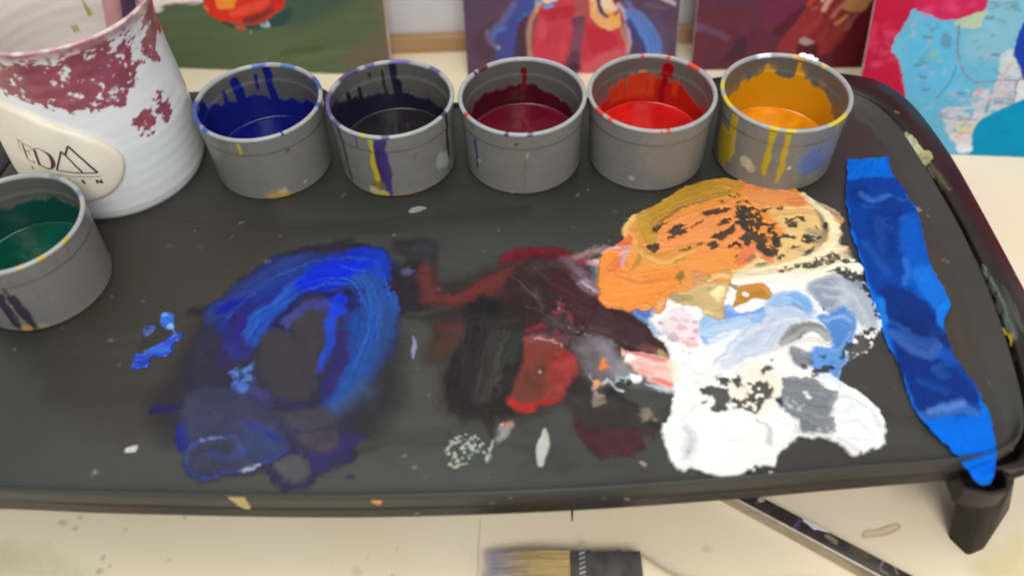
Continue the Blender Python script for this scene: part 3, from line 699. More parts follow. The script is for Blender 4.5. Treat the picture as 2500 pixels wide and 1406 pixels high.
# blue ----------------------------------------------------------------
c = Canvas(FB, on_tray, -18.5, -1.8, 18.9, 36.5, RES, 401); c.sk = 2.2
c.poly([(400, 420), (330, 560), (230, 740), (170, 850), (190, 950), (280, 1020), (300, 800), (430, 520)], C(54, 52, 62), .5, .75)
c.poly([(1340, 500), (1340, 800), (1250, 960), (1170, 1040), (1050, 1000), (1180, 850), (1290, 600)], C(50, 52, 55), .5, .8)
c.poly([(430, 400), (560, 310), (700, 190), (820, 140), (900, 110), (1110, 90), (1300, 120), (1350, 300), (1335, 500), (1290, 650), (1220, 780), (1160, 900), (1120, 1000), (1120, 1130), (950, 1180), (870, 1250), (790, 1250), (720, 1180), (640, 1170), (500, 1200), (370, 1210), (305, 1150), (310, 1090), (280, 1020), (280, 880), (300, 800), (330, 640), (380, 500)], C(48, 47, 68), .18, .85, .4, .2, jit=.2)
for pts, w_ in (([(800, 130), (900, 95), (1000, 85), (1110, 48)], 9), ([(860, 120), (980, 120), (1110, 80), (1200, 90)], 14), ([(590, 235), (640, 245), (700, 215)], 7), ([(340, 400), (420, 405), (470, 390)], 8)): c.stroke(pts, w_, C(44, 42, 54), .15, .75, .3)
c.poly([(1340, 70), (1500, 60), (1520, 130), (1380, 125)], C(52, 52, 56), .25, .7)
c.poly([(450, 420), (600, 300), (760, 190), (900, 145), (1100, 108), (1270, 110), (1330, 300), (1320, 480), (1240, 650), (1120, 800), (1010, 880), (985, 800), (1060, 560), (1100, 400), (1010, 310), (900, 325), (760, 440), (670, 540), (600, 560), (520, 560)], C(26, 48, 132), .14, .93, .3, .25)
c.stroke([(440, 420), (600, 300), (720, 205), (860, 150), (960, 140)], [40, 45, 50, 40, 20], C(36, 54, 118), .12, .95, .3, streak=.3)
c.stroke([(560, 330), (700, 220), (860, 150)], [30, 30, 20], C(44, 66, 140), .15, .5, .3, streak=.5)
c.stroke([(460, 405), (530, 370), (590, 350)], [18, 24, 14], C(14, 24, 150), .06, .95)
c.poly([(500, 420), (560, 400), (620, 470), (600, 560), (540, 610), (490, 560), (510, 480)], C(46, 36, 112), .1, .9, .35, .2)
c.stroke([(700, 345), (640, 380), (600, 430), (560, 520)], [8, 16, 22, 26], C(38, 32, 108), .08, .85)
c.poly([(540, 560), (600, 560), (620, 600), (560, 640), (500, 600)], C(40, 46, 132), .12, .8)
c.dot((485, 640), 26, C(46, 36, 92), soft=.1, op=.85); c.dot((475, 640), 14, C(52, 40, 96), soft=.08, op=.8)
c.stroke([(640, 540), (670, 450), (760, 375), (860, 290), (980, 220), (1080, 190)], [26, 38, 36, 44, 52, 40], C(28, 80, 178), .1, 1, .2, streak=.15)
c.stroke([(900, 280), (1000, 225), (1100, 190), (1180, 160), (1240, 190)], [46, 76, 82, 76, 58], C(0, 38, 208), .12, 1, .3, jit=.15)
c.stroke([(930, 190), (1040, 150), (1160, 130), (1270, 100)], [16, 22, 18, 6], C(16, 48, 165), .12, .7, .3)
c.stroke([(1230, 120), (1270, 200), (1270, 300)], [30, 44, 30], C(18, 56, 175), .2, .8)
c.stroke([(1190, 250), (1230, 380), (1220, 520), (1170, 640), (1110, 750), (1030, 860)], [60, 90, 96, 78, 56, 30], C(30, 76, 150), .16, .97, .25, streak=.12)
c.stroke([(1290, 420), (1290, 560), (1210, 720)], [36, 30, 20], C(38, 66, 122), .25, .7)
c.stroke([(1320, 310), (1340, 390)], 10, C(48, 84, 180), .1, .8)
c.stroke([(1180, 780), (1120, 840), (1060, 880)], 34, C(62, 84, 118), .3, .6)
c.stroke([(1090, 520), (1050, 660), (1010, 790)], [20, 42, 26], C(42, 36, 92), .1, .9)
c.stroke([(1020, 400), (1020, 520), (980, 620), (955, 700)], [30, 28, 20, 10], C(22, 72, 206), .1, .95)
c.stroke([(1000, 385), (1060, 400)], 34, C(14, 62, 214), .1, .9)
c.poly([(1080, 300), (1170, 290), (1170, 370), (1110, 400), (1060, 360)], C(28, 30, 80), .1, .9)
c.poly([(980, 310), (1050, 320), (1040, 370), (990, 350)], C(24, 26, 98), .08, .9)
c.dot((1060, 350), 30, C(6, 52, 214), soft=.08, op=.95)
c.dot((1115, 320), 18, C(20, 22, 40), soft=.08, op=.9)
c.poly([(760, 465), (850, 390), (960, 345), (1010, 390), (900, 430), (840, 470), (800, 500)], C(62, 64, 128), .08, .95)
c.stroke([(735, 475), (790, 410), (870, 345), (990, 305)], [12, 12, 10, 10], C(26, 28, 92), .06, .9)
c.poly([(665, 520), (720, 500), (810, 505), (850, 455), (920, 400), (1005, 430), (985, 560), (950, 700), (960, 760), (930, 810), (860, 835), (740, 830), (690, 760), (660, 650)], C(58, 56, 59), .09, .95, .3, jit=.12)
c.stroke([(830, 520), (842, 640)], 5, C(50, 48, 56), .06, .6); c.stroke([(735, 480), (760, 505), (810, 515)], 9, C(34, 28, 84), .06, .85)
c.stroke([(970, 450), (950, 640)], 6, C(54, 52, 62), .08, .5)
c.poly([(545, 800), (600, 700), (640, 640), (660, 760), (720, 860), (620, 830)], C(66, 70, 128), .12, .75)
for p_, r_ in (((545, 705), 14), ((602, 680), 18), ((575, 752), 22), ((600, 770), 24), ((560, 735), 12), ((595, 795), 14), ((620, 720), 16)): c.dot(p_, r_, C(82, 128, 206) if r_ < 20 else C(66, 106, 190), soft=.07, op=.85, warp=.35, fine=.25)
c.poly([(300, 820), (480, 770), (560, 800), (700, 860), (740, 940), (790, 1020), (800, 1070), (690, 1150), (560, 1190), (370, 1210), (305, 1140), (330, 1060), (285, 1010)], C(62, 64, 88), .12, .7, .4)
c.poly([(560, 980), (700, 970), (800, 1060), (690, 1140), (600, 1120), (600, 1050)], C(52, 68, 112), .15, .75)
c.poly([(340, 900), (560, 860), (640, 980), (500, 1010), (370, 1030)], C(58, 60, 92), .3, .5)
c.stroke([(305, 1140), (325, 1085), (400, 1035), (500, 1015), (555, 1035), (580, 1080), (600, 1105)], 6, C(58, 84, 160), .04, .9)
c.stroke([(305, 1130), (320, 1180), (370, 1208), (470, 1200), (560, 1180), (650, 1160), (750, 1110), (815, 1070)], 5, C(44, 68, 158), .04, .85)
c.stroke([(420, 1095), (500, 1120), (600, 1105)], 8, C(48, 66, 130), .06, .8); c.stroke([(320, 1110), (420, 1090)], 8, C(44, 48, 88), .06, .7)
c.stroke([(580, 1174), (620, 1164), (672, 1157)], 5, C(160, 172, 192), .03, .95); c.stroke([(390, 1036), (440, 1024), (490, 1018)], 4, C(132, 148, 186), .03, .9)
c.stroke([(590, 957), (690, 995), (775, 1030)], [5, 10, 9], C(36, 46, 136), .05, .9)
for pts, w_ in (([(540, 800), (620, 820), (700, 870), (730, 860), (900, 855)], 7), ([(720, 890), (800, 980), (890, 1080)], 7), ([(810, 965), (860, 995), (950, 990), (1020, 970)], 7), ([(850, 1100), (910, 1170)], 5), ([(700, 830), (800, 825)], 5)): c.stroke(pts, w_, C(44, 42, 88), .06, .8)
c.poly([(740, 900), (1000, 880), (1040, 960), (1060, 1060), (960, 1100), (900, 1060), (800, 970)], C(70, 66, 76), .12, .75)
c.poly([(910, 1075), (980, 1095), (1050, 1060), (1080, 1000), (1190, 1015), (1115, 1070), (1130, 1135), (1060, 1150), (970, 1190), (930, 1150)], C(46, 40, 88), .08, .9, .35, .2)
c.stroke([(815, 970), (870, 995), (950, 990), (1025, 970)], 7, C(40, 38, 84), .05, .85)
c.stroke([(715, 1180), (790, 1238), (860, 1255), (930, 1205), (1000, 1160)], [10, 18, 12, 14, 20], C(48, 44, 84), .08, .85, .35, .2)
c.poly([(740, 1160), (850, 1090), (930, 1160), (900, 1210), (840, 1235)], C(78, 78, 80), .08, .9)
c.stroke([(170, 890), (210, 880), (290, 875)], [22, 18, 6], C(40, 30, 86), .05, .95)
c.stroke([(285, 960), (300, 1030), (290, 1080)], [16, 22, 12], C(26, 42, 138), .1, .9)
c.dot((1135, 1217), 14, C(50, 54, 80), soft=.05, op=.8)
c.stroke([(1160, 1060), (1280, 1020)], 10, C(92, 92, 90), .15, .6, streak=.5)
OUT_ = [(470, 420), (600, 300), (760, 195), (930, 145), (1110, 125), (1250, 170), (1320, 330), (1290, 540), (1190, 720), (1060, 870)]
INN_ = [(620, 560), (680, 470), (770, 400), (870, 330), (980, 290), (1080, 300), (1120, 390), (1110, 540), (1070, 680), (1000, 810)]
for k in range(90):
    f = rng.random(); a_ = rng.randrange(0, 7); n_ = rng.randrange(2, 4); pts = [(o_[0] * f + i_[0] * (1 - f) + rng.uniform(-6, 6), o_[1] * f + i_[1] * (1 - f) + rng.uniform(-6, 6)) for o_, i_ in zip(OUT_[a_:a_ + n_], INN_[a_:a_ + n_])]
    c.stroke(pts, rng.uniform(1.5, 4.5), C(*rng.choice([(16, 40, 120), (40, 96, 196), (8, 40, 190), (24, 30, 92), (52, 110, 200)])), .02, rng.uniform(.25, .6), .12, streak=.6)
for k in range(40):
    x = rng.uniform(320, 760); y = rng.uniform(820, 1150); c.stroke([(x, y), (x + rng.uniform(40, 140), y + rng.uniform(20, 90))], rng.uniform(1.5, 4), C(*rng.choice([(40, 40, 74), (74, 80, 112), (52, 56, 96)])), .02, rng.uniform(.2, .45), .15, streak=.6)
c.smear(.20, .9, 6); c.smear(.06, 4, 5)
o = c.build("paint_smear", m_film, tray3d, thick=.020, relief=.3, base=.034); tag(o, "broad swirling smear of blue and indigo paint left of centre on tray", "paint", "patches of paint on the tray")
# red, black, plum ------------------------------------------------------
c = Canvas(FR, on_tray, -7.8, 8.8, 20, 36.5, RES, 431); c.sk = 2.0
c.poly([(250, 330), (420, 340), (640, 260), (900, 190), (1120, 240), (1240, 460), (1480, 600), (1400, 700), (1180, 800), (1060, 900), (820, 980), (560, 1000), (410, 940), (400, 740), (360, 560), (260, 440)], C(56, 44, 46), .45, .72, .6)
c.poly([(60, 300), (170, 220), (280, 200), (330, 180), (340, 260), (290, 340), (270, 460), (180, 485), (110, 380)], C(44, 38, 46), .25, .85)
c.poly([(160, 150), (200, 115), (330, 110), (340, 160), (330, 250), (260, 200)], C(62, 62, 66), .25, .7)
c.dot((195, 265), 22, C(88, 98, 134), soft=.15, op=.8)
c.poly([(270, 240), (330, 250), (370, 370), (480, 370), (600, 300), (720, 240), (790, 210), (720, 330), (640, 400), (480, 440), (370, 440), (290, 430), (265, 350)], C(98, 46, 44), .22, .85, .35)
c.stroke([(420, 400), (520, 390), (640, 310), (740, 270)], [20, 26, 34, 20], C(106, 44, 42), .15, .8, streak=.3)
c.poly([(300, 740), (340, 600), (370, 545), (490, 545), (490, 640), (430, 690)], C(78, 54, 44), .25, .75)
c.stroke([(370, 545), (480, 550)], 8, C(92, 42, 38), .08, .7)
c.stroke([(130, 490), (280, 480), (420, 455)], 8, C(78, 82, 78), .1, .5)
c.poly([(720, 310), (780, 250), (900, 200), (1020, 210), (1100, 270), (1180, 370), (1200, 450), (1220, 520), (1180, 570), (1160, 640), (1080, 660), (1000, 610), (880, 600), (800, 590), (700, 540), (680, 450), (700, 370)], C(50, 39, 39), .18, .95, .3, jit=.15)
c.stroke([(700, 210), (770, 170), (900, 152), (980, 155), (1040, 190), (1150, 212)], [14, 26, 22, 20, 24, 14], C(118, 30, 44), .1, .95, .3, streak=.25)
c.stroke([(760, 200), (900, 180), (990, 200), (1120, 222)], [12, 16, 18, 10], C(96, 22, 34), .1, .8)
c.stroke([(860, 240), (980, 240), (1040, 270)], 34, C(74, 58, 60), .3, .6)
c.poly([(700, 430), (820, 380), (960, 400), (940, 480), (840, 500), (720, 530)], C(40, 30, 30), .25, .85)
for k in range(46):
    x = rng.uniform(700, 1180); y = rng.uniform(230, 600); c.stroke([(x, y), (x + rng.uniform(-50, 60), y + rng.uniform(-20, 50))], rng.uniform(6, 22), C(*rng.choice([(44, 30, 32), (70, 56, 56), (70, 28, 36), (66, 26, 34), (82, 66, 68), (36, 28, 28)])), .12, .55, .4, streak=.4)
c.stroke([(1000, 300), (1080, 410), (1150, 530)], [46, 60, 46], C(66, 32, 38), .2, .85)
c.stroke([(1030, 210), (1110, 290), (1200, 380)], [16, 28, 16], C(140, 112, 128), .2, .75, .3)
c.stroke([(1130, 320), (1190, 380)], [16, 12], C(192, 168, 184), .12, .8)
c.stroke([(1190, 260), (1200, 330)], 20, C(120, 148, 160), .12, .75)
c.stroke([(1080, 190), (1180, 150), (1300, 150)], [10, 18, 12], C(176, 152, 142), .15, .8)
c.stroke([(1150, 215), (1200, 220)], [16, 24], C(226, 206, 212), .1, .9)
c.stroke([(1110, 215), (1160, 215)], 16, C(160, 62, 84), .12, .7)
c.poly([(1080, 640), (1150, 590), (1240, 620), (1300, 690), (1390, 800), (1560, 870), (1540, 890), (1400, 870), (1300, 850), (1200, 860), (1130, 800), (1100, 720)], C(112, 104, 108), .2, .85, .35)
c.stroke([(1200, 600), (1240, 680), (1250, 760)], [14, 24, 18], C(140, 128, 140), .15, .75)
c.poly([(1240, 760), (1330, 720), (1400, 810), (1300, 840)], C(136, 136, 140), .2, .8)
c.poly([(1200, 440), (1270, 430), (1390, 500), (1480, 580), (1560, 650), (1490, 685), (1400, 670), (1300, 640), (1220, 600), (1140, 580), (1160, 530)], C(66, 42, 46), .06, 1, .15)
c.stroke([(1210, 450), (1330, 490), (1440, 560), (1550, 645)], [16, 22, 20, 8], C(58, 36, 40), .08, .9)
c.poly([(1290, 590), (1420, 610), (1440, 640), (1340, 640)], C(62, 42, 46), .1, .8); c.stroke([(1150, 570), (1250, 560)], 20, C(82, 66, 70), .15, .6)
c.poly([(1380, 650), (1560, 680), (1555, 720), (1480, 710)], C(112, 72, 72), .1, .8)
c.poly([(1490, 680), (1530, 670), (1560, 690), (1555, 720), (1510, 705)], C(160, 146, 92), .06, .9)
c.poly([(540, 430), (580, 380), (650, 395), (670, 460), (720, 500), (820, 560), (825, 640), (780, 760), (730, 860), (700, 980), (600, 1000), (480, 1010), (430, 970), (400, 900), (430, 740), (480, 600), (530, 520)], C(36, 35, 35), .1, .97, .35, .2, jit=.15)
for k in range(34):
    y = 520 + k * 14; x0 = 540 - (k * 4.2 if k < 26 else 110 - (k - 26) * 10); c.stroke([(x0 + rng.uniform(-26, 20), y), (x0 + 60, y + rng.uniform(-10, 14))], rng.uniform(4, 9), C(34, 33, 33), .06, .8, .2)
    x1 = 815 - abs(k - 4) * 3.6; c.stroke([(x1 - 50, y + 16), (x1 + rng.uniform(-14, 26), y)], rng.uniform(4, 9), C(36, 34, 34), .06, .8, .2)
c.stroke([(660, 590), (630, 740), (595, 910)], [40, 48, 36], C(58, 58, 57), .12, .85, streak=.3)
c.stroke([(760, 600), (740, 720)], [40, 24], C(54, 56, 55), .2, .7); c.stroke([(620, 530), (760, 510)], 16, C(54, 52, 52), .15, .6)
c.stroke([(560, 460), (600, 440), (640, 460)], 40, C(24, 23, 23), .12, .8); c.stroke([(470, 700), (450, 860)], 30, C(28, 26, 27), .15, .7)
c.stroke([(480, 1000), (500, 1045)], 12, C(54, 40, 42), .06, .9); c.stroke([(600, 1000), (625, 1060), (645, 1115)], [24, 14, 10], C(52, 38, 40), .06, .9); c.stroke([(430, 980), (500, 1000), (620, 1010)], 14, C(44, 34, 36), .08, .8)
c.poly([(820, 620), (930, 600), (1010, 640), (1090, 710), (1095, 760), (1040, 800), (1060, 830), (1000, 870), (1000, 930), (960, 960), (900, 950), (860, 980), (800, 988), (720, 940), (760, 860), (800, 740)], C(122, 56, 48), .07, .97, .3, .15, jit=.12)
c.poly([(760, 860), (850, 740), (920, 760), (900, 900), (800, 930)], C(96, 56, 44), .2, .8)
c.poly([(960, 690), (1060, 690), (1092, 745), (1030, 860), (950, 870), (930, 770)], C(156, 56, 56), .1, .85)
c.poly([(940, 870), (1010, 880), (1000, 940), (930, 945)], C(148, 56, 48), .1, .8)
c.stroke([(735, 932), (800, 968), (880, 950), (970, 940)], [18, 24, 16, 12], C(166, 36, 32), .07, .95)
c.stroke([(950, 722), (1030, 692)], [9, 12], C(150, 28, 32), .06, .9)
c.stroke([(830, 620), (880, 605), (1020, 615)], 22, C(120, 78, 78), .15, .75); c.stroke([(880, 610), (950, 620), (1010, 650)], 4, C(200, 158, 160), .03, .8); c.dot((830, 620), 9, C(170, 52, 46), soft=.05)
c.dot((890, 782), 18, C(78, 40, 38), soft=.06, op=.9); c.dot((892, 792), 5, C(180, 170, 170), soft=.03); c.dot((960, 905), 16, C(112, 56, 48), soft=.06, op=.8)
for p_, q_ in (((975, 410), (1000, 440)), ((1000, 450), (975, 475)), ((965, 475), (990, 485)), ((1030, 490), (1045, 540)), ((830, 570), (900, 555)), ((950, 580), (970, 578))): c.stroke([p_, q_], 9, C(136, 40, 54), .05, .85, .3)
c.stroke([(1000, 400), (985, 450), (1020, 490)], 3, C(150, 100, 118), .03, .8)
c.dots([(860, 490), (1080, 520), (1120, 600), (900, 570)], 22, 14, C(78, 70, 70), seed=2, soft=.08, op=.6, warp=.3)
c.dots([(1100, 560), (1160, 640), (1060, 640)], 8, 10, C(92, 84, 84), seed=3, soft=.06, op=.7)
c.poly([(1030, 910), (1130, 890), (1260, 900), (1400, 980), (1480, 1090), (1300, 1100), (1180, 1110), (1080, 1040)], C(62, 56, 55), .2, .75)
c.poly([(1055, 1025), (1130, 1080), (1200, 1105), (1300, 1085), (1420, 1085), (1430, 1130), (1410, 1205), (1260, 1230), (1190, 1215), (1110, 1110)], C(76, 42, 46), .08, .92, .35)
c.stroke([(1200, 1100), (1260, 1160), (1380, 1150)], 30, C(66, 36, 40), .12, .7); c.stroke([(1430, 1080), (1490, 1110)], 8, C(80, 50, 52), .06, .7)
c.stroke([(1310, 920), (1390, 970), (1500, 1070)], 8, C(44, 40, 38), .08, .7)
c.poly([(1410, 980), (1450, 970), (1480, 1020), (1430, 1040)], C(142, 132, 114), .07, .85, .3, .25); c.dot((1495, 1038), 8, C(150, 135, 110), soft=.05)
c.poly([(420, 1100), (480, 1045), (600, 1060), (650, 1150), (640, 1240), (520, 1250), (420, 1280), (400, 1220)], C(86, 90, 90), .2, .35)
c.stroke([(645, 1150), (640, 1200), (615, 1240)], 7, C(190, 198, 192), .03, .9); c.stroke([(430, 1150), (410, 1190)], 9, C(180, 184, 172), .04, .8)
c.poly([(665, 1160), (690, 1080), (710, 1030), (760, 1030), (740, 1080), (710, 1150)], C(136, 142, 136), .07, .9); c.stroke([(700, 1060), (740, 1035)], [18, 14], C(170, 104, 84), .08, .85); c.stroke([(672, 1080), (690, 1045)], 4, C(210, 195, 180), .04, .8)
c.poly([(1195, 760), (1215, 725), (1235, 770), (1220, 785), (1200, 780)], C(238, 134, 56), .04, 1); c.poly([(1155, 850), (1190, 830), (1200, 850), (1170, 890)], C(226, 156, 100), .04, .95)
c.stroke([(1150, 800), (1160, 860), (1190, 900), (1230, 905)], 5, C(176, 160, 164), .03, .8); c.stroke([(1200, 900), (1180, 945), (1220, 930)], 12, C(150, 138, 124), .06, .7)
c.stroke([(1210, 840), (1250, 830), (1290, 880), (1330, 885)], 5, C(206, 214, 222), .03, .9); c.stroke([(1290, 850), (1310, 820), (1370, 815)], 6, C(196, 208, 216), .04, .9)
c.poly([(1290, 840), (1340, 820), (1380, 840), (1340, 865), (1300, 860)], C(46, 48, 46), .05, .95); c.dot((1328, 845), 6, C(150, 150, 145), soft=.03)
c.stroke([(1230, 870), (1280, 900), (1300, 910)], 20, C(50, 46, 46), .1, .6)
for k in range(46):
    t = rng.random(); x = 470 + 270 * t; y = rng.uniform(470, 700); c.stroke([(x, y), (x - rng.uniform(10, 40), y + rng.uniform(80, 150)), (x - rng.uniform(30, 70), y + rng.uniform(180, 280))], rng.uniform(1.5, 4), C(*rng.choice([(26, 25, 26), (66, 66, 65), (50, 46, 46), (76, 76, 74)])), .02, rng.uniform(.25, .55), .12, streak=.6)
for k in range(60):
    x = rng.uniform(720, 1120); y = rng.uniform(230, 480); c.stroke([(x, y), (x + rng.uniform(60, 140), y + rng.uniform(40, 110)), (x + rng.uniform(180, 300), y + rng.uniform(120, 200))], rng.uniform(1.5, 5), C(*rng.choice([(34, 22, 24), (86, 40, 48), (70, 30, 38), (104, 84, 92), (48, 34, 36)])), .02, rng.uniform(.25, .5), .12, streak=.6)
for k in range(26):
    x = rng.uniform(780, 1000); y = rng.uniform(660, 880); c.stroke([(x, y), (x + rng.uniform(20, 70), y + rng.uniform(-40, 50))], rng.uniform(1.5, 4), C(*rng.choice([(176, 60, 56), (96, 34, 32), (146, 70, 62)])), .02, rng.uniform(.25, .5), .12, streak=.5)
c.smear(.20, 1.0, 16); c.smear(.06, 4, 15)
c.sk = 1.0
c.dots([(420, 1110), (500, 1060), (640, 1140), (620, 1240), (420, 1270)], 70, 6, C(178, 186, 180), seed=5, soft=.025, op=.9, warp=.25)
c.dots([(400, 1180), (420, 1280), (520, 1260)], 14, 8, C(170, 178, 160), seed=6, soft=.025, op=.9)
for p_, r_ in (((985, 460), 7), ((1040, 560), 6), ((890, 790), 4), ((1120, 590), 5), ((1085, 575), 4)): c.dot(p_, r_, C(150, 120, 124), soft=.02, op=.8)
o = c.build("paint_smear", m_film, tray3d, thick=.026, relief=.3, base=.042); tag(o, "dark smear of black, plum and red paint in the middle of tray", "paint", "patches of paint on the tray")
# white and pale blue ------------------------------------------------------
c = Canvas(FW, on_tray, 5.4, 20.5, 19.2, 34.5, .045, 461); c.sk = 1.3
white = C(253, 253, 250) * .92
c.poly([(20, 160), (120, 60), (400, -60), (700, -100), (1000, -110), (1300, -150), (1480, -190), (1555, -150), (1550, -100), (1490, -70), (1560, -40), (1620, 40), (1650, 140), (1680, 240), (1670, 330), (1600, 440), (1500, 500), (1440, 540), (1390, 640), (1350, 650), (1440, 690), (1530, 740), (1630, 820), (1695, 900), (1725, 975), (1715, 1040), (1680, 1130), (1610, 1165), (1570, 1190), (1545, 1165), (1535, 1205), (1480, 1180), (1420, 1130), (1330, 1090), (1200, 1055), (1120, 1045), (1060, 1080), (1010, 1140), (970, 1220), (940, 1265), (860, 1260), (780, 1280), (730, 1310), (700, 1360), (600, 1370), (560, 1330), (480, 1325), (430, 1300), (370, 1285), (310, 1300), (250, 1270), (210, 1210), (190, 1130), (180, 1060), (150, 960), (190, 955), (215, 880), (210, 810), (235, 760), (230, 700), (200, 560), (190, 440), (100, 330)], white, .035, 1, .12, .14, jit=.03)
c.poly([(-20, 130), (140, 60), (200, 330), (120, 360), (60, 260)], C(240, 246, 250), .1, .8)
c.poly([(-60, 150), (90, 130), (110, 200), (60, 250), (-10, 220)], C(34, 92, 186), .12, .95); c.stroke([(-20, 190), (60, 260), (140, 340)], 20, C(92, 138, 172), .15, .7)
c.poly([(400, -60), (900, -80), (1100, -60), (1300, -150), (1480, -190), (1555, -150), (1540, -100), (1400, -60), (1150, 0), (900, 0), (600, 20)], C(254, 250, 232), .1, .9)
c.poly([(500, -150), (800, -140), (1100, -180), (1300, -260), (1500, -190), (1200, -90), (900, -60), (600, -60)], C(248, 234, 188), .2, .8)
c.poly([(1180, -10), (1300, -70), (1440, -60), (1560, -20), (1630, 70), (1665, 200), (1660, 320), (1600, 320), (1530, 280), (1500, 220), (1450, 160), (1380, 165), (1300, 190), (1240, 110)], C(166, 180, 194), .14, .97, .3)
c.poly([(1210, 0), (1330, -50), (1400, 40), (1390, 130), (1300, 150), (1250, 90)], C(138, 152, 174), .25, .85); c.stroke([(1400, 0), (1450, 80), (1420, 150)], 30, C(196, 206, 218), .2, .6)
c.poly([(1440, -70), (1560, -40), (1620, 40), (1580, 60), (1480, 0)], C(120, 138, 156), .2, .7)
c.poly([(1330, 175), (1430, 155), (1500, 200), (1512, 280), (1500, 380), (1450, 480), (1440, 540), (1390, 640), (1340, 650), (1250, 600), (1180, 560), (1150, 480), (1240, 430), (1330, 440), (1350, 350), (1310, 280), (1240, 220)], C(92, 148, 214), .1, 1, .3)
c.poly([(1330, 290), (1400, 240), (1470, 290), (1450, 400), (1380, 450), (1350, 400)], C(66, 124, 202), .2, .75); c.stroke([(1350, 460), (1420, 430), (1470, 330)], 8, C(130, 175, 226), .1, .7); c.stroke([(1280, 210), (1360, 200), (1440, 180)], 12, C(62, 128, 196), .12, .7)
c.poly([(880, 110), (960, 50), (1100, 40), (1190, 80), (1230, 190), (1120, 240), (960, 200), (860, 220)], C(132, 180, 232), .18, .9)
c.poly([(1050, 70), (1170, 70), (1215, 130), (1180, 200), (1100, 170)], C(116, 170, 234), .12, .85); c.stroke([(1070, 150), (1130, 165)], 14, C(98, 130, 168), .1, .8)
c.poly([(700, 300), (860, 180), (960, 150), (1080, 160), (1210, 230), (1100, 290), (1010, 380), (900, 450), (720, 540), (560, 600), (680, 430)], C(188, 202, 222), .22, .85)
c.stroke([(900, 170), (960, 260), (860, 400)], 40, C(196, 208, 226), .3, .6)
c.poly([(430, 230), (520, 180), (620, 180), (720, 200), (870, 170), (850, 260), (720, 300), (600, 370), (480, 430), (430, 400)], C(138, 182, 228), .12, .92)
c.stroke([(480, 330), (620, 290), (760, 260)], 36, C(190, 214, 240), .15, .8); c.stroke([(500, 400), (600, 340), (700, 310)], 14, C(240, 245, 250), .12, .8)
c.poly([(560, 190), (640, 130), (700, 190), (860, 150), (850, 190), (700, 215), (640, 235), (590, 240)], C(96, 152, 222), .1, .9)
c.stroke([(860, 240), (770, 330), (640, 430), (520, 570)], [8, 10, 10, 8], C(172, 198, 232), .1, .75); c.stroke([(830, 260), (740, 360), (640, 480)], 6, C(196, 212, 234), .1, .7)
c.stroke([(980, 10), (1100, 30), (1200, 80), (1260, 170), (1300, 195)], [10, 14, 16, 18, 14], C(240, 246, 252), .1, .85)
c.poly([(200, 200), (300, 160), (360, 230), (420, 320), (400, 390), (330, 450), (270, 390), (200, 380), (150, 290)], C(236, 218, 226), .15, .9)
for p_, r_, q_ in (((290, 290), 26, (226, 182, 192)), ((395, 330), 18, (222, 150, 165)), ((340, 420), 34, (238, 190, 192)), ((385, 265), 16, (216, 150, 160)), ((300, 390), 26, (236, 200, 200)), ((240, 240), 24, (228, 200, 210)), ((360, 380), 18, (230, 170, 176)), ((320, 250), 20, (214, 200, 196)), ((150, 270), 13, (206, 84, 70)), ((290, 465), 8, (214, 130, 120)), ((345, 488), 9, (200, 120, 110)), ((345, 210), 14, (240, 200, 205))): c.dot(p_, r_, C(*q_), soft=.07, op=.85, warp=.3)
c.poly([(190, 370), (240, 330), (270, 390), (230, 410)], C(188, 172, 186), .1, .85); c.stroke([(165, 330), (185, 350)], 5, C(110, 110, 116), .04, .7)
c.poly([(830, 980), (1030, 1050), (1290, 1110), (1345, 1370), (1200, 1330), (1050, 1250), (930, 1140)], C(238, 196, 184), .1, 1, .2, fr=FX)
c.stroke([(860, 1010), (1060, 1085), (1290, 1150)], [12, 24, 22], C(196, 76, 74), .08, .9, fr=FX, streak=.3)
c.stroke([(1000, 1170), (1120, 1200), (1300, 1230)], 22, C(240, 176, 160), .1, .8, fr=FX); c.stroke([(1170, 1290), (1250, 1310), (1330, 1340)], [12, 26, 22], C(230, 106, 88), .07, .9, fr=FX); c.stroke([(1060, 1230), (1150, 1250)], 20, C(236, 150, 140), .08, .8, fr=FX)
c.stroke([(1100, 1320), (1220, 1360), (1350, 1395)], [8, 16, 16], C(196, 210, 216), .08, .9, fr=FX); c.stroke([(1300, 1150), (1380, 1300)], 30, C(250, 232, 206), .12, .8, fr=FX)
c.dot((955, 1115), 46, C(250, 244, 240), fr=FX, soft=.04); c.dot((1005, 1275), 42, C(238, 242, 244), fr=FX, soft=.05); c.stroke([(960, 1260), (880, 1300)], 14, C(190, 205, 214), .06, .8, fr=FX)
c.stroke([(1000, 415), (1080, 345), (1180, 295), (1265, 310), (1315, 370)], [18, 42, 44, 46, 26], C(116, 120, 118), .1, 1, .2, streak=.3)
c.stroke([(1090, 330), (1190, 290), (1260, 290)], 16, C(92, 96, 95), .1, .7, streak=.4); c.stroke([(1070, 440), (1120, 400), (1210, 385), (1310, 420)], [8, 12, 18, 16], C(222, 222, 212), .06, .95)
c.poly([(1050, 440), (1130, 440), (1205, 510), (1160, 570), (1120, 595), (1060, 540)], C(118, 126, 130), .1, .95, .3); c.dot((1130, 572), 20, C(62, 58, 60), soft=.06, op=.9)
c.stroke([(840, 490), (920, 460), (1000, 430)], 9, C(190, 195, 198), .12, .7); c.stroke([(900, 440), (960, 430)], 6, C(180, 186, 190), .08, .6)
c.poly([(700, 590), (860, 560), (970, 620), (1005, 720), (960, 800), (880, 900), (760, 890), (640, 800)], C(244, 232, 208), .3, .7)
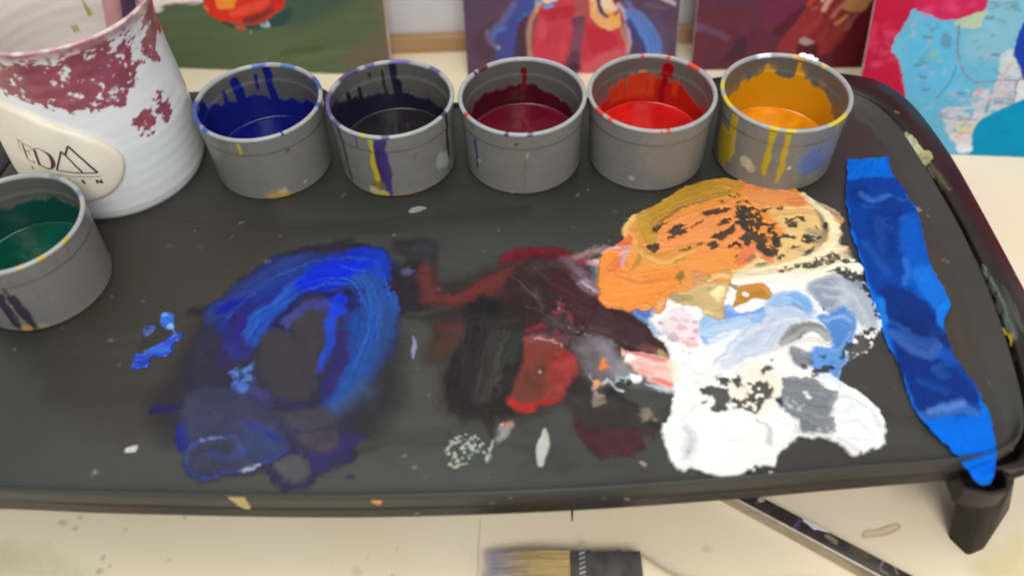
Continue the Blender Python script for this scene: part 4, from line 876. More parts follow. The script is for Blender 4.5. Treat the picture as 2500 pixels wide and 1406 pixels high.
c.poly([(985, 660), (1080, 650), (1230, 660), (1300, 720), (1390, 730), (1400, 780), (1370, 830), (1340, 880), (1370, 960), (1370, 1055), (1240, 1030), (1110, 1000), (1085, 930), (1000, 870), (965, 810), (1000, 750)], C(118, 127, 132), .05, .97, .2, .22, jit=.12)
for k in range(16):
    y = 680 + k * 22; c.stroke([(1010 + k * 5, y), (1180, y + 22), (1360, y + 60)], 6, C(*rng.choice([(92, 100, 106), (140, 148, 152), (104, 112, 118), (86, 92, 96)])), .06, .6, .1, streak=.7)
c.stroke([(1130, 950), (1250, 990), (1360, 1030)], 14, C(88, 94, 96), .1, .7, streak=.5)
c.dot((1160, 762), 16, white, soft=.03); c.dot((1180, 795), 16, white, soft=.03); c.dots([(1010, 770), (1150, 840), (1120, 880), (1020, 850)], 22, 7, C(186, 194, 200), seed=9, soft=.03, op=.8); c.dot((1262, 1005), 18, C(176, 190, 214), soft=.05); c.dots([(1300, 960), (1360, 1040), (1280, 1020)], 8, 8, C(190, 200, 205), seed=12, soft=.03)
c.poly([(1360, 840), (1480, 760), (1640, 860), (1700, 980), (1660, 1110), (1540, 1150), (1420, 1080), (1380, 960)], C(236, 243, 246), .2, .6); c.stroke([(1400, 1090), (1470, 1130), (1530, 1180)], 14, C(180, 184, 172), .08, .8, streak=.4)
c.stroke([(1260, 640), (1330, 650), (1400, 700)], 24, C(214, 228, 240), .1, .85)
c.stroke([(350, 1010), (385, 1090), (330, 1200)], [26, 34, 30], C(176, 188, 190), .25, .8); c.poly([(250, 980), (330, 760), (480, 640), (560, 640), (420, 760), (350, 960)], C(222, 228, 230), .3, .6); c.stroke([(640, 1180), (760, 1140), (900, 1160)], 20, C(232, 234, 230), .3, .6); c.dot((345, 1185), 10, C(110, 118, 120), soft=.06, op=.8); c.stroke([(300, 1240), (330, 1190)], 9, C(188, 198, 200), .1, .7)
c.stroke([(800, 935), (870, 980), (900, 1040), (890, 1100)], [8, 12, 18, 22], C(178, 190, 190), .12, .85); c.stroke([(545, 970), (580, 1010)], 8, C(230, 232, 230), .1, .6)
c.stroke([(520, 570), (600, 560), (700, 480)], 12, C(222, 228, 236), .15, .6); c.stroke([(470, 640), (400, 700)], 10, C(226, 232, 236), .15, .6)
for pts, w_, q_ in (([(1250, 10), (1400, 30), (1520, 110), (1580, 230), (1540, 340)], 16, (206, 216, 226)), ([(1300, 60), (1430, 100), (1500, 200)], 10, (226, 232, 238)), ([(1180, 220), (1300, 240), (1400, 210), (1470, 250)], 8, (170, 202, 238)), ([(700, 380), (820, 300), (980, 250), (1120, 240)], 12, (232, 238, 246)), ([(560, 500), (700, 440), (860, 330), (940, 220)], 8, (168, 190, 220)), ([(620, 540), (760, 460), (900, 360)], 10, (226, 232, 240)), ([(440, 300), (560, 240), (700, 230), (820, 200)], 10, (210, 228, 246)), ([(1000, 80), (1100, 110), (1160, 180)], 8, (180, 212, 246)),
                    ([(1420, 900), (1520, 850), (1640, 900), (1690, 1000)], 16, (218, 228, 234)), ([(1420, 980), (1520, 960), (1620, 1040)], 12, (222, 230, 234)), ([(1380, 760), (1480, 790), (1580, 860)], 10, (200, 214, 224)), ([(1440, 1060), (1540, 1090), (1620, 1080)], 10, (214, 222, 226)), ([(300, 560), (420, 640), (500, 600)], 14, (238, 236, 228)), ([(260, 1120), (340, 1240), (480, 1280)], 12, (224, 230, 230)), ([(560, 1040), (700, 1080), (820, 1060)], 12, (236, 238, 236)), ([(600, 1240), (760, 1220), (900, 1210)], 12, (230, 232, 228)), ([(960, 960), (1060, 1000), (1060, 1060)], 12, (228, 234, 234))):
    c.stroke(pts, w_, C(*q_) * .95, .12, .7, .25, streak=.5)
c.smear(.22, .9, 26); c.smear(.05, 4, 25)
for pts, lc in (([(430, 720), (470, 700), (560, 705), (610, 730), (640, 770), (620, 830), (620, 870), (520, 880), (495, 860), (540, 830), (530, 770), (450, 765)], 0), ([(545, 640), (600, 630), (640, 670), (610, 700), (570, 690)], .4), ([(640, 620), (700, 620), (720, 690), (680, 720), (650, 680)], .4),
                ([(715, 680), (830, 670), (900, 670), (940, 720), (930, 780), (870, 800), (850, 860), (800, 890), (700, 860), (640, 850), (630, 800), (680, 770), (700, 800), (760, 790), (740, 720)], .36), ([(850, 575), (880, 555), (925, 565), (920, 590), (890, 595), (850, 628)], 0), ([(425, 820), (460, 800), (475, 825), (440, 840)], 0), ([(910, 515), (945, 510), (920, 530)], 0),
                ([(1410, 480), (1450, 400), (1550, 330), (1640, 295), (1690, 330), (1600, 450), (1480, 520), (1400, 505)], .40), ([(1200, 600), (1300, 560), (1380, 530), (1390, 560), (1280, 620), (1220, 650)], .34), ([(1180, 530), (1210, 540), (1195, 560)], 0), ([(1260, 490), (1295, 485), (1280, 510)], 0),
                ([(1420, -90), (1480, -110), (1540, -90), (1560, -40), (1500, -30)], .38), ([(1540, -40), (1620, 20), (1660, 140), (1700, 240), (1650, 230), (1620, 100), (1560, 20)], .48), ([(960, 800), (1000, 780), (1010, 850), (985, 830)], 0), ([(730, 1310), (780, 1275), (860, 1255), (950, 1260), (980, 1300), (900, 1330), (730, 1345)], .3),
                ([(1600, 1160), (1640, 1130), (1650, 1170)], 0), ([(1270, 160), (1285, 150), (1290, 175)], 0), ([(440, 1310), (520, 1320), (580, 1360), (500, 1370)], 0)):
    c.hole(pts, lace=lc, scale=4.2, fine=.28)
for pts, lc in [([(1600, 930), (1680, 890), (1800, 870), (1930, 850), (1950, 800), (2050, 790), (2130, 745), (2190, 775), (2250, 785), (2300, 815), (2420, 828), (2400, 862), (2280, 868), (2180, 850), (2100, 880), (1950, 915), (1800, 915), (1700, 945), (1630, 960)], .34), ([(2085, 945), (2180, 915), (2270, 905), (2320, 950), (2290, 1040), (2220, 985), (2120, 955)], .36), ([(2300, 1000), (2400, 1040), (2480, 1130), (2440, 1150), (2340, 1060), (2260, 1030)], .46)]: c.hole(pts, fr=FO, lace=lc, scale=4.6, fine=.26)
c.dot((920, 1310), 20, C(238, 238, 236), soft=.03, warp=.2); c.dot((790, 1330), 9, C(235, 235, 230), soft=.03); c.dot((745, 1330), 8, C(235, 235, 230), soft=.03)
o = c.build("paint_puddle", m_wet, tray3d, thick=.12, relief=.16, base=.036); cwhite = c; tag(o, "thick puddle of white paint with pale blue swirls beside the tape", "paint", "patches of paint on the tray")
# orange and ochre ----------------------------------------------------------
c = Canvas(FO, on_tray, 3.6, 21, 26.0, 40.5, .045, 491); c.sk = 1.3
orange = C(236, 150, 66)
c.poly([(70, 560), (90, 500), (140, 430), (260, 370), (400, 290), (560, 190), (700, 120), (830, 100), (960, 50), (1080, 45), (1180, 60), (1250, 60), (1500, 60), (1700, 100), (1810, 160), (1900, 220), (2060, 290), (2190, 360), (2250, 440), (2225, 490), (2190, 540), (2222, 600), (2200, 690), (2300, 715), (2200, 760), (2080, 800), (1900, 860), (1700, 900), (1500, 930), (1300, 950), (1180, 1000), (1130, 1080), (1090, 1180), (1050, 1290), (1040, 1400), (930, 1390), (850, 1300), (600, 1250), (560, 1190), (440, 1210), (380, 1290), (290, 1330), (230, 1290), (100, 1320), (0, 1270), (-130, 1250), (-155, 1100), (-150, 860), (-110, 770), (0, 700), (60, 640)], orange, .04, 1, .16, .16, jit=.07)
c.poly([(250, 380), (560, 190), (700, 120), (960, 50), (1180, 65), (1240, 130), (1100, 215), (900, 240), (700, 300), (520, 380), (430, 460), (390, 560), (420, 690), (340, 710), (250, 620), (220, 480)], C(196, 150, 48), .12, .95, .3)
c.stroke([(300, 430), (520, 290), (760, 180), (1000, 110)], 40, C(178, 138, 44), .2, .6, streak=.5); c.stroke([(1000, 90), (1150, 110), (1230, 180)], 36, C(205, 146, 52), .2, .7)
c.poly([(420, 560), (600, 430), (1000, 310), (1200, 250), (1280, 600), (1100, 730), (800, 700), (500, 750), (410, 690)], C(240, 150, 82), .15, .9, .3)
c.stroke([(400, 540), (520, 405), (700, 315), (900, 255), (1100, 195)], [16, 26, 26, 20, 22], C(132, 106, 44), .07, .85, .2, streak=.6); c.stroke([(360, 590), (380, 480), (470, 400)], 14, C(140, 110, 44), .1, .6, streak=.4)
c.stroke([(110, 560), (170, 650), (270, 770), (420, 850), (600, 835), (780, 760)], [30, 44, 46, 40, 34, 20], C(232, 170, 88), .12, .85); c.stroke([(250, 700), (330, 780), (480, 790), (700, 720), (880, 670)], [14, 22, 20, 16, 12], C(180, 140, 52), .12, .75, streak=.3)
c.stroke([(90, 570), (115, 490), (230, 405)], [18, 26, 18], C(242, 206, 132), .08, .85); c.stroke([(200, 560), (230, 470), (330, 400)], 26, C(205, 158, 72), .15, .7)
c.poly([(1260, 100), (1500, 130), (1800, 170), (1900, 260), (1860, 330), (1500, 310), (1320, 250)], C(241, 156, 88), .15, .95); c.stroke([(1740, 270), (1860, 260)], 40, C(226, 126, 76), .2, .8); c.stroke([(1250, 110), (1420, 140)], 20, C(232, 112, 56), .12, .6)
c.poly([(1500, 330), (1900, 300), (2020, 420), (2060, 560), (1990, 690), (1800, 810), (1600, 880), (1400, 900), (1560, 760), (1640, 600), (1580, 420)], C(236, 202, 130), .2, .95, .3)
c.stroke([(1560, 400), (1760, 380), (1900, 380)], 40, C(232, 176, 106), .2, .8)
c.stroke([(1840, 190), (1990, 310), (2100, 430), (2160, 560), (2130, 690), (1980, 780)], [14, 36, 44, 52, 46, 40], C(247, 238, 196), .1, .95); c.stroke([(1980, 270), (2120, 350), (2235, 450)], [14, 34, 22], C(158, 152, 118), .08, .9)
c.stroke([(1970, 360), (2040, 460), (2062, 550), (2020, 660)], [14, 26, 24, 16], C(122, 122, 106), .07, .9, streak=.3); c.poly([(1890, 560), (1990, 530), (2050, 570), (2020, 680), (1930, 700)], C(146, 144, 116), .15, .8)
c.stroke([(2000, 700), (1900, 760), (1780, 740)], 26, C(170, 164, 132), .15, .7, streak=.4)
c.poly([(1250, 720), (1400, 700), (1560, 830), (1530, 880), (1400, 850), (1300, 880), (1200, 890)], C(232, 122, 76), .12, .9); c.poly([(1170, 950), (1340, 870), (1400, 760), (1440, 830), (1560, 890), (1360, 940), (1250, 960)], C(240, 212, 140), .12, .9)
c.poly([(-150, 820), (60, 760), (150, 950), (300, 950), (600, 900), (650, 1100), (560, 1200), (380, 1300), (230, 1300), (100, 1320), (-150, 1250)], C(240, 142, 48), .2, .9)
c.stroke([(0, 1160), (200, 1130), (500, 1080)], 40, C(244, 156, 58), .2, .6, streak=.4); c.stroke([(50, 980), (240, 1060), (500, 1020)], 50, C(226, 134, 58), .2, .6, streak=.3)
c.poly([(0, 700), (60, 640), (150, 600), (170, 720), (60, 760)], C(226, 100, 56), .1, .85); c.stroke([(-20, 930), (60, 860)], 34, C(236, 110, 66), .15, .7)
for pts in ([(-100, 760), (30, 740), (160, 715)], [(60, 800), (130, 760)], [(70, 870), (110, 800), (140, 760)], [(-60, 740), (60, 725)]): c.stroke(pts, 12, C(216, 178, 200), .06, .8, .4)
c.stroke([(245, 805), (175, 935)], [20, 12], C(166, 134, 44), .08, .85); c.stroke([(590, 860), (690, 830)], 13, C(168, 134, 46), .07, .85); c.poly([(610, 980), (660, 945), (690, 990), (650, 1060), (615, 1020)], C(126, 118, 38), .08, .9)
c.stroke([(640, 1080), (720, 1140)], 10, C(180, 150, 70), .08, .6)
c.poly([(760, 980), (860, 950), (920, 1040), (830, 1100), (740, 1080)], C(204, 148, 96), .15, .85); c.poly([(1030, 960), (1120, 940), (1190, 990), (1080, 1010)], C(202, 156, 92), .08, .9); c.stroke([(950, 1030), (990, 1025)], 16, C(222, 112, 70), .06, .9)
c.poly([(580, 1180), (700, 1160), (900, 1060), (1130, 1070), (1110, 1160), (1050, 1250), (1040, 1400), (930, 1400), (850, 1310), (620, 1260)], C(206, 182, 126), .12, .95, .3)
c.stroke([(590, 1200), (650, 1235), (740, 1230)], 30, C(152, 142, 88), .1, .85); c.stroke([(1140, 1080), (1190, 1100)], 22, C(160, 150, 90), .08, .8); c.poly([(960, 1130), (1060, 1110), (1080, 1180), (1000, 1240), (960, 1190)], C(250, 236, 172), .1, .95); c.stroke([(900, 1030), (1000, 990), (1110, 1000)], 18, C(232, 206, 140), .1, .8)
c.dot((905, 1130), 16, C(150, 140, 84), soft=.06, op=.8); c.dot((915, 995), 20, C(170, 130, 70), soft=.08, op=.8); c.dot((915, 1350), 26, C(232, 212, 140), soft=.06)
c.stroke([(470, 1230), (440, 1300), (415, 1355)], [34, 46, 30], C(226, 152, 84), .06, 1); c.stroke([(480, 1260), (430, 1320)], 5, C(240, 205, 180), .04, .8)
c.stroke([(1290, 860), (1370, 805)], [16, 10], C(120, 112, 84), .07, .85); c.poly([(1350, 918), (1430, 855), (1525, 885), (1420, 920)], C(84, 78, 66), .06, .9)
c.dots([(300, 400), (1200, 260), (1100, 700), (420, 700)], 26, 12, C(226, 132, 62), seed=21, soft=.1, op=.5, warp=.4)
c.smear(.20, .9, 36); c.smear(.06, 4, 35)
LACE = [([(1600, 930), (1680, 890), (1800, 870), (1930, 850), (1950, 800), (2050, 790), (2130, 745), (2190, 775), (2250, 785), (2300, 815), (2420, 828), (2400, 862), (2280, 868), (2180, 850), (2100, 880), (1950, 915), (1800, 915), (1700, 945), (1630, 960)], .34), ([(2085, 945), (2180, 915), (2270, 905), (2320, 950), (2290, 1040), (2220, 985), (2120, 955)], .36), ([(2300, 1000), (2400, 1040), (2480, 1130), (2440, 1150), (2340, 1060), (2260, 1030)], .46)]
c.poly([(1180, 985), (1400, 915), (1700, 850), (2000, 740), (2240, 715), (2260, 760), (1900, 885), (1500, 955), (1250, 1005)], C(250, 238, 198), .25, .95, .2)
O_H = LACE + [([(290, 700), (350, 680), (380, 690), (410, 660), (440, 680), (440, 740), (400, 775), (350, 750)], 0), ([(510, 640), (560, 580), (520, 560), (580, 500), (650, 470), (710, 480), (640, 520), (710, 520), (710, 560), (650, 600), (600, 590), (540, 640)], 0), ([(370, 560), (400, 520), (480, 480), (530, 460), (470, 510), (410, 580)], 0),
       ([(840, 360), (900, 350), (1000, 340), (1100, 320), (1130, 325), (1060, 380), (980, 390), (920, 410), (870, 390)], 0), ([(740, 520), (800, 460), (870, 440), (800, 490), (770, 520)], 0), ([(1000, 480), (1050, 440), (1130, 415), (1150, 440), (1080, 480), (1020, 490)], 0), ([(940, 610), (1000, 570), (1080, 550), (1120, 500), (1170, 480), (1170, 540), (1110, 600), (1060, 640), (980, 630)], 0),
       ([(1170, 400), (1200, 260), (1300, 245), (1390, 330), (1440, 370), (1440, 440), (1490, 480), (1600, 475), (1540, 540), (1600, 600), (1650, 680), (1610, 760), (1600, 830), (1500, 800), (1390, 720), (1410, 660), (1300, 700), (1250, 720), (1100, 710), (1160, 660), (1240, 580), (1300, 560), (1240, 500), (1170, 480)], .41), ([(1220, 300), (1300, 300), (1330, 560), (1280, 600), (1240, 480)], .2), ([(1390, 700), (1450, 640), (1530, 760), (1570, 820), (1480, 790)], 0), ([(1530, 620), (1590, 570), (1640, 660), (1570, 690)], .2),
       ([(1390, 350), (1540, 320), (1480, 375)], 0), ([(1565, 335), (1640, 305), (1635, 345)], 0), ([(1690, 490), (1740, 450), (1800, 460), (1790, 515), (1710, 515)], 0), ([(1760, 420), (1850, 405), (1890, 470), (1830, 450)], 0), ([(1650, 430), (1800, 410), (1700, 480)], .45), ([(1600, 610), (1680, 570), (1780, 605), (1760, 635), (1690, 610), (1620, 630)], 0), ([(1810, 620), (1860, 570), (1950, 590), (2030, 610), (1990, 640), (1900, 670), (1840, 650)], .3), ([(1960, 500), (1990, 500), (1985, 535)], 0),
       ([(1700, 730), (1760, 690), (1830, 690), (1790, 720)], 0), ([(1830, 790), (1880, 740), (1960, 710), (1920, 770), (1850, 800)], 0), ([(890, 680), (960, 655), (1025, 680), (1000, 715), (950, 728), (900, 705)], 0), ([(790, 695), (870, 668), (840, 702)], 0), ([(1150, 785), (1200, 765), (1190, 800)], 0), ([(1620, 790), (1700, 760), (1650, 830), (1600, 830)], .3), ([(1000, 265), (1060, 250), (1070, 275)], 0), ([(1110, 160), (1220, 150), (1230, 210), (1100, 240)], .5), ([(620, 740), (760, 690), (790, 700), (650, 745)], .45),
       ([(1480, 480), (1590, 470), (1540, 510)], 0), ([(2045, 440), (2085, 470), (2080, 550), (2040, 540)], .45)]
for pts, lc in O_H: c.hole(pts, lace=lc, scale=4.6, fine=.26)
c.poly([(1220, 1100), (1400, 1080), (1500, 1110), (1545, 1180), (1500, 1215), (1380, 1210), (1290, 1250), (1170, 1310), (1190, 1200)], C(198, 134, 42), .06, 1, .2); c.stroke([(1240, 1220), (1330, 1190), (1440, 1160)], 22, C(172, 122, 34), .1, .8); c.dot((1280, 1180), 28, C(250, 246, 236), soft=.03); c.stroke([(1470, 1110), (1530, 1180)], 16, C(216, 150, 90), .07, .8)
o = c.build("paint_puddle", m_wet, tray3d, thick=.11, relief=.16, base=.036, above=cwhite); tag(o, "thick orange and ochre puddle with bare patches, below the yellow cup", "paint", "patches of paint on the tray")
# lace chain at the cream edge is part of the white puddle's own gaps: small blue dab, drops and flecks
c = Canvas(FB, on_tray, -19.5, -14.3, 25.4, 30.2, .045, 521)
c.poly([(20, 600), (35, 555), (50, 570), (45, 600), (70, 612), (120, 600), (160, 570), (200, 555), (240, 520), (280, 510), (285, 530), (240, 570), (240, 600), (200, 630), (150, 620), (130, 640), (130, 670), (90, 685), (30, 685), (15, 650)], C(20, 72, 200), .04, 1, .1, .15)
c.stroke([(40, 650), (110, 655)], 18, C(14, 52, 176), .1, .8); c.stroke([(150, 590), (210, 590)], 16, C(40, 110, 220), .08, .8); c.stroke([(100, 600), (150, 580)], 4, C(90, 140, 215), .04, .7)
c.poly([(185, 440), (210, 405), (250, 420), (255, 480), (240, 492), (190, 475)], C(40, 110, 222), .04, 1, .1, .15); c.dot((235, 475), 16, C(130, 190, 250), soft=.06); c.dot((205, 420), 12, C(90, 160, 240), soft=.06)
c.poly([(95, 470), (120, 480), (160, 475), (145, 510), (105, 525)], C(32, 96, 212), .04, 1, .1, .15); c.stroke([(100, 475), (125, 495)], 9, C(22, 46, 140), .06, .9); c.stroke([(250, 490), (262, 510)], 5, C(90, 130, 200), .04, .9)
c.poly([(40, 560), (80, 480), (180, 450), (240, 500), (150, 570), (60, 605)], C(66, 64, 60), .2, .5)
o = c.build("paint_dab", m_wet, tray3d, thick=.06, base=.034); tag(o, "small bright blue ring-shaped paint dab on tray near the green cup", "paint", "patches of paint on the tray")
def lone(pts, wd, colr, label, fr, seed, name="paint_drop", cat="paint"):
    Q = np.array([on_tray(fr[0] + p[0] / fr[2], fr[1] + p[1] / fr[2]) for p in pts]); m = 1.2
    c = Canvas(fr, on_tray, Q[:, 0].min() - m, Q[:, 0].max() + m, Q[:, 1].min() - m, Q[:, 1].max() + m, .04, seed)
    c.stroke(pts, wd, colr, .05, 1, .15, .1); o = c.build(name, m_wet, tray3d, thick=.05, base=.034); tag(o, label, cat, "patches of paint on the tray")
lone([(918, 1085), (905, 1170), (893, 1262)], [9, 30, 16], C(182, 190, 180), "pale grey-white elongated paint drop on tray left of the white puddle", FR, 541)
lone([(232, 600), (238, 660), (232, 715)], [5, 14, 5], C(128, 130, 158), "thin lilac-grey fleck of paint between blue and black smears", FR, 544)
lone([(505, 1300), (540, 1290), (600, 1275)], [6, 22, 5], C(128, 142, 142), "grey-white smudge on tray below the dark purple cup", (800, 0, 2.511), 547, "paint_smudge")
lone([(313, 1098), (327, 1096)], [8, 9], C(196, 196, 184), "round whitish paint speck on tray below the blue dab", (0, 0, 1), 549)
c = Canvas((0, 0, 1.0), on_tray, -31, 25.5, 19.2, 47, .07, 561)
for (x, y, r, q_, o_) in ((271, 831, 9, (140, 142, 132), .6), (274, 725, 7, (125, 122, 115), .6), (655, 636, 9, (160, 165, 160), .8), (232, 1152, 9, (150, 150, 140), .7), (225, 1165, 5, (120, 120, 112), .6), (588, 546, 8, (118, 116, 108), .6), (416, 600, 9, (98, 92, 84), .5), (1070, 705, 9, (200, 190, 190), .9), (1074, 742, 8, (205, 195, 195), .9),
                          (1565, 1132, 9, (170, 172, 160), .8), (985, 1113, 9, (130, 138, 132), .6), (1010, 1140, 7, (140, 148, 140), .6), (1035, 1165, 6, (120, 128, 124), .5), (1048, 965, 8, (120, 122, 110), .6), (1068, 985, 6, (130, 132, 120), .5), (1408, 476, 7, (128, 128, 118), .6), (1434, 466, 5, (130, 130, 120), .6), (840, 476, 6, (116, 114, 108), .6), (1500, 515, 9, (92, 94, 92), .5),
                          (38, 372, 14, (215, 228, 230), 1), (35, 382, 6, (190, 200, 205), .8), (2240, 512, 14, (150, 138, 120), .7), (2266, 528, 9, (135, 120, 105), .6), (2290, 545, 9, (170, 160, 145), .8), (2300, 635, 10, (130, 88, 58), .6), (2312, 640, 8, (130, 115, 95), .5), (2415, 935, 12, (112, 98, 78), .5), (2462, 1088, 12, (160, 140, 110), .8), (2180, 1140, 6, (120, 118, 108), .5)):
    c.dot((x, y), r * .6, C(*q_), soft=.06, op=o_, warp=.3, fine=.2)
for k in range(170):
    c.dot((rng.uniform(0, 2400), rng.uniform(480, 1180)), rng.uniform(1.4, 3.6), C(*rng.choice([(128, 126, 116), (110, 106, 96), (150, 150, 142), (60, 58, 54)])), soft=.05, op=rng.uniform(.25, .6), warp=.2)
for k in range(60):
    x = rng.uniform(30, 2300); y = rng.uniform(500, 1180); c.stroke([(x, y), (x + rng.uniform(20, 110), y + rng.uniform(-8, 8))], rng.uniform(.6, 1.6), C(104, 102, 94), .06, rng.uniform(.10, .25), .2)
c.poly([(2090, 250), (2190, 300), (2240, 380), (2180, 370), (2120, 310), (2080, 290)], C(96, 92, 96), .4, .5); c.poly([(2210, 500), (2330, 700), (2400, 960), (2420, 1080), (2330, 1050), (2290, 800)], C(88, 76, 62), .9, .25)  # second patch and next streak: warm reflected sheen painted into the film
c.stroke([(2250, 570), (2330, 760), (2390, 980)], 26, C(98, 86, 70), .7, .22, .5, streak=.6)
for k in range(46):
    x = rng.uniform(-50, 2200); y = rng.uniform(480, 1190); c.stroke([(x, y), (x + rng.uniform(120, 420), y + rng.uniform(-50, 30)), (x + rng.uniform(430, 700), y + rng.uniform(-40, 60))], rng.uniform(8, 34), C(*rng.choice([(86, 84, 76), (78, 74, 64), (92, 92, 86), (48, 48, 46)])), .35, rng.uniform(.10, .22), .6, streak=.8)
for k in range(26):
    x = rng.uniform(250, 2200); y = rng.uniform(500, 1180); a = rng.uniform(-.5, .5); L = rng.uniform(40, 190); c.stroke([(x, y), (x + L, y + L * a)], .7, C(112, 110, 102), .03, rng.uniform(.25, .5), .05)
c.poly([(240, 540), (700, 560), (620, 900), (300, 1060), (120, 900)], C(78, 70, 56), 1.5, .3, 1.2)
tag(c.build("paint_flecks_sheen", m_haze, tray3d, tray, thick=.004, relief=0, base=.022), kind='stuff')

# ------------------------------------------------------------------ blue masking tape
FT = (1900, 360, 1.345)
Lp = [(2068, 393), (2066, 440), (2063, 490), (2075, 560), (2090, 610), (2110, 680), (2130, 745), (2150, 795), (2165, 840), (2190, 890), (2210, 950), (2230, 1000), (2260, 1045), (2300, 1085), (2338, 1120)]
Rp = [(2164, 386), (2176, 432), (2196, 456), (2218, 490), (2238, 520), (2252, 580), (2266, 640), (2286, 684), (2318, 745), (2302, 790), (2318, 850), (2346, 900), (2384, 955), (2410, 1010), (2431, 1085)]
Ld = catmull([on_tray(*p) for p in Lp], False, 12); Rd = catmull([on_tray(*p) for p in Rp], False, 12)
nr = len(Ld); ncol = 44
T_ = np.linspace(0, 1, ncol)
jl = (np.array([float(vnoise(np.array(i * .45), np.array(1.5), 5)) for i in range(nr)]) - .5) * .16; jr = (np.array([float(vnoise(np.array(i * .45), np.array(7.5), 9)) for i in range(nr)]) - .5) * .2
rows = []
for i in range(nr):
    d = Rd[i] - Ld[i]; d = d / np.linalg.norm(d); a = Ld[i] + d * jl[i]; b = Rd[i] + d * jr[i]
    rows.append(a[None] * (1 - T_[:, None]) + b[None] * T_[:, None])
XY = np.array(rows)                                      # nr x ncol x 2
tx, ty = XY[..., 0], XY[..., 1]
wr = fbm(tx * .9, ty * .9, 71, 3); cre = fbm(tx * 2.2 + wr * 3, ty * .7, 77, 3)
edge = np.minimum(T_, 1 - T_)[None, :] * np.ones((nr, 1))
tz = .045 + .14 * (cre - .35).clip(0) + .16 * (fbm(tx * 4.5, ty * 2.6, 79, 3) - .4).clip(0) + .05 * (fbm(tx * 9, ty * 7, 83, 2) - .4).clip(0) + .22 * np.exp(-edge / .05) * (wr * .9) + .05 * np.exp(-((wr - .5) / .03) ** 2)
# the tail: over the front lip, then down in front of it
lipz = .36
tail_t = np.linspace(0, 1, 26)[1:]
tailL = catmull([np.append(XY[-1, 0], .06), np.append(at(2352, 1136, .56)[:2], .56), np.append(atY(2366, 1150, 19.1)[:2], atY(2366, 1150, 19.1)[2]), atY(2378, 1170, 18.75), atY(2396, 1184, 18.6)], False, 6)[1:]
tailR = catmull([np.append(XY[-1, -1], .06), np.append(at(2433, 1108, .60)[:2], .60), atY(2431, 1130, 19.5), atY(2427, 1160, 18.75), atY(2416, 1182, 18.6)], False, 6)[1:]
V = [np.dstack([tx, ty, tz]).reshape(nr, ncol, 3)]
tl = np.array([a[None] * (1 - T_[:, None]) + b[None] * T_[:, None] for a, b in zip(tailL, tailR)])
V = np.concatenate([V[0], tl], 0); NR = V.shape[0]
# paint on the tape, laid out in its own plane
c = Canvas(FT, on_tray, tx.min() - .3, tx.max() + .3, ty.min() - 1.6, ty.max() + .3, .05, 601, C(0, 108, 224))
c.c *= (1 + .24 * (fbm(c.X * 10, c.Y * 10, 3, 2) - .5) * 2)[..., None]
ft = FT
c.poly([(226, 112), (376, 108), (420, 160), (470, 250), (470, 330), (510, 400), (545, 500), (530, 580), (590, 660), (640, 760), (660, 850), (650, 912), (560, 912), (470, 890), (420, 780), (370, 650), (330, 540), (290, 420), (250, 300), (225, 200)], C(9, 60, 150), .12, .95, .3)
for pts, q_ in (([(240, 140), (290, 130), (280, 180), (240, 180)], (16, 52, 140)), ([(300, 200), (400, 190), (390, 330), (330, 380), (290, 320)], (14, 58, 146)), ([(330, 470), (430, 470), (540, 560), (540, 640), (400, 600), (350, 560)], (18, 50, 126)), ([(380, 640), (520, 690), (620, 780), (650, 840), (480, 880), (420, 770)], (16, 48, 130)), ([(230, 120), (370, 115), (340, 130), (240, 130)], (14, 62, 165)), ([(400, 560), (520, 590), (590, 680), (560, 660), (430, 600)], (20, 46, 118))): c.poly(pts, C(*[v * .93 for v in q_]), .14, .85, .4)
for k in range(60):
    t = rng.random(); x = 250 + 330 * t + rng.uniform(-20, 130); y = 140 + 720 * t; c.stroke([(x, y), (x + rng.uniform(20, 90), y + rng.uniform(-20, 50))], rng.uniform(2, 7), C(*rng.choice([(34, 84, 168), (10, 40, 110), (24, 70, 152), (52, 104, 186)])), .06, rng.uniform(.2, .5), .3, streak=.6)
c.poly([(400, 240), (460, 230), (500, 360), (520, 470), (470, 500), (430, 440), (400, 340)], C(14, 92, 200), .2, .85, .3)
c.poly([(440, 400), (520, 410), (560, 520), (520, 540), (470, 480)], C(22, 116, 220), .15, .85)
for pts, w_, q_ in (([(270, 160), (310, 175), (360, 165)], 9, (64, 122, 206)), ([(410, 370), (425, 410), (420, 450)], 9, (44, 120, 214)), ([(370, 610), (430, 660), (490, 685), (520, 660)], 16, (66, 106, 178)), ([(400, 620), (460, 640), (510, 650)], 24, (52, 92, 170)), ([(480, 885), (540, 870), (600, 855), (640, 870)], 18, (66, 116, 196)), ([(500, 870), (600, 840)], 12, (84, 130, 204)), ([(530, 680), (590, 690)], 22, (30, 92, 186)), ([(520, 730), (540, 750)], 16, (34, 84, 170)), ([(330, 240), (340, 340)], 14, (28, 76, 160)), ([(470, 770), (540, 800)], 18, (26, 70, 154)), ([(290, 320), (360, 420)], 14, (30, 88, 176)), ([(340, 560), (420, 600)], 8, (40, 92, 180))):
    c.stroke(pts, w_, C(*q_), .12, .75, .3, streak=.4)
c.stroke([(330, 585), (345, 560), (330, 500)], 10, C(30, 140, 240), .1, .7); c.stroke([(548, 520), (530, 570), (590, 650), (640, 740), (700, 860)], 12, C(16, 128, 240), .1, .8)
c.poly([(480, 912), (700, 880), (716, 950), (700, 1080), (660, 1100)], C(0, 110, 230), .1, .8)
xi = np.clip(((V[..., 0] - c.u[0]) / c.res).round().astype(int), 0, len(c.u) - 1); yi = np.clip(((V[..., 1] - c.v[0]) / c.res).round().astype(int), 0, len(c.v) - 1)
tcol = c.c[xi, yi].reshape(-1, 3)
fc = grid_faces(NR, ncol)
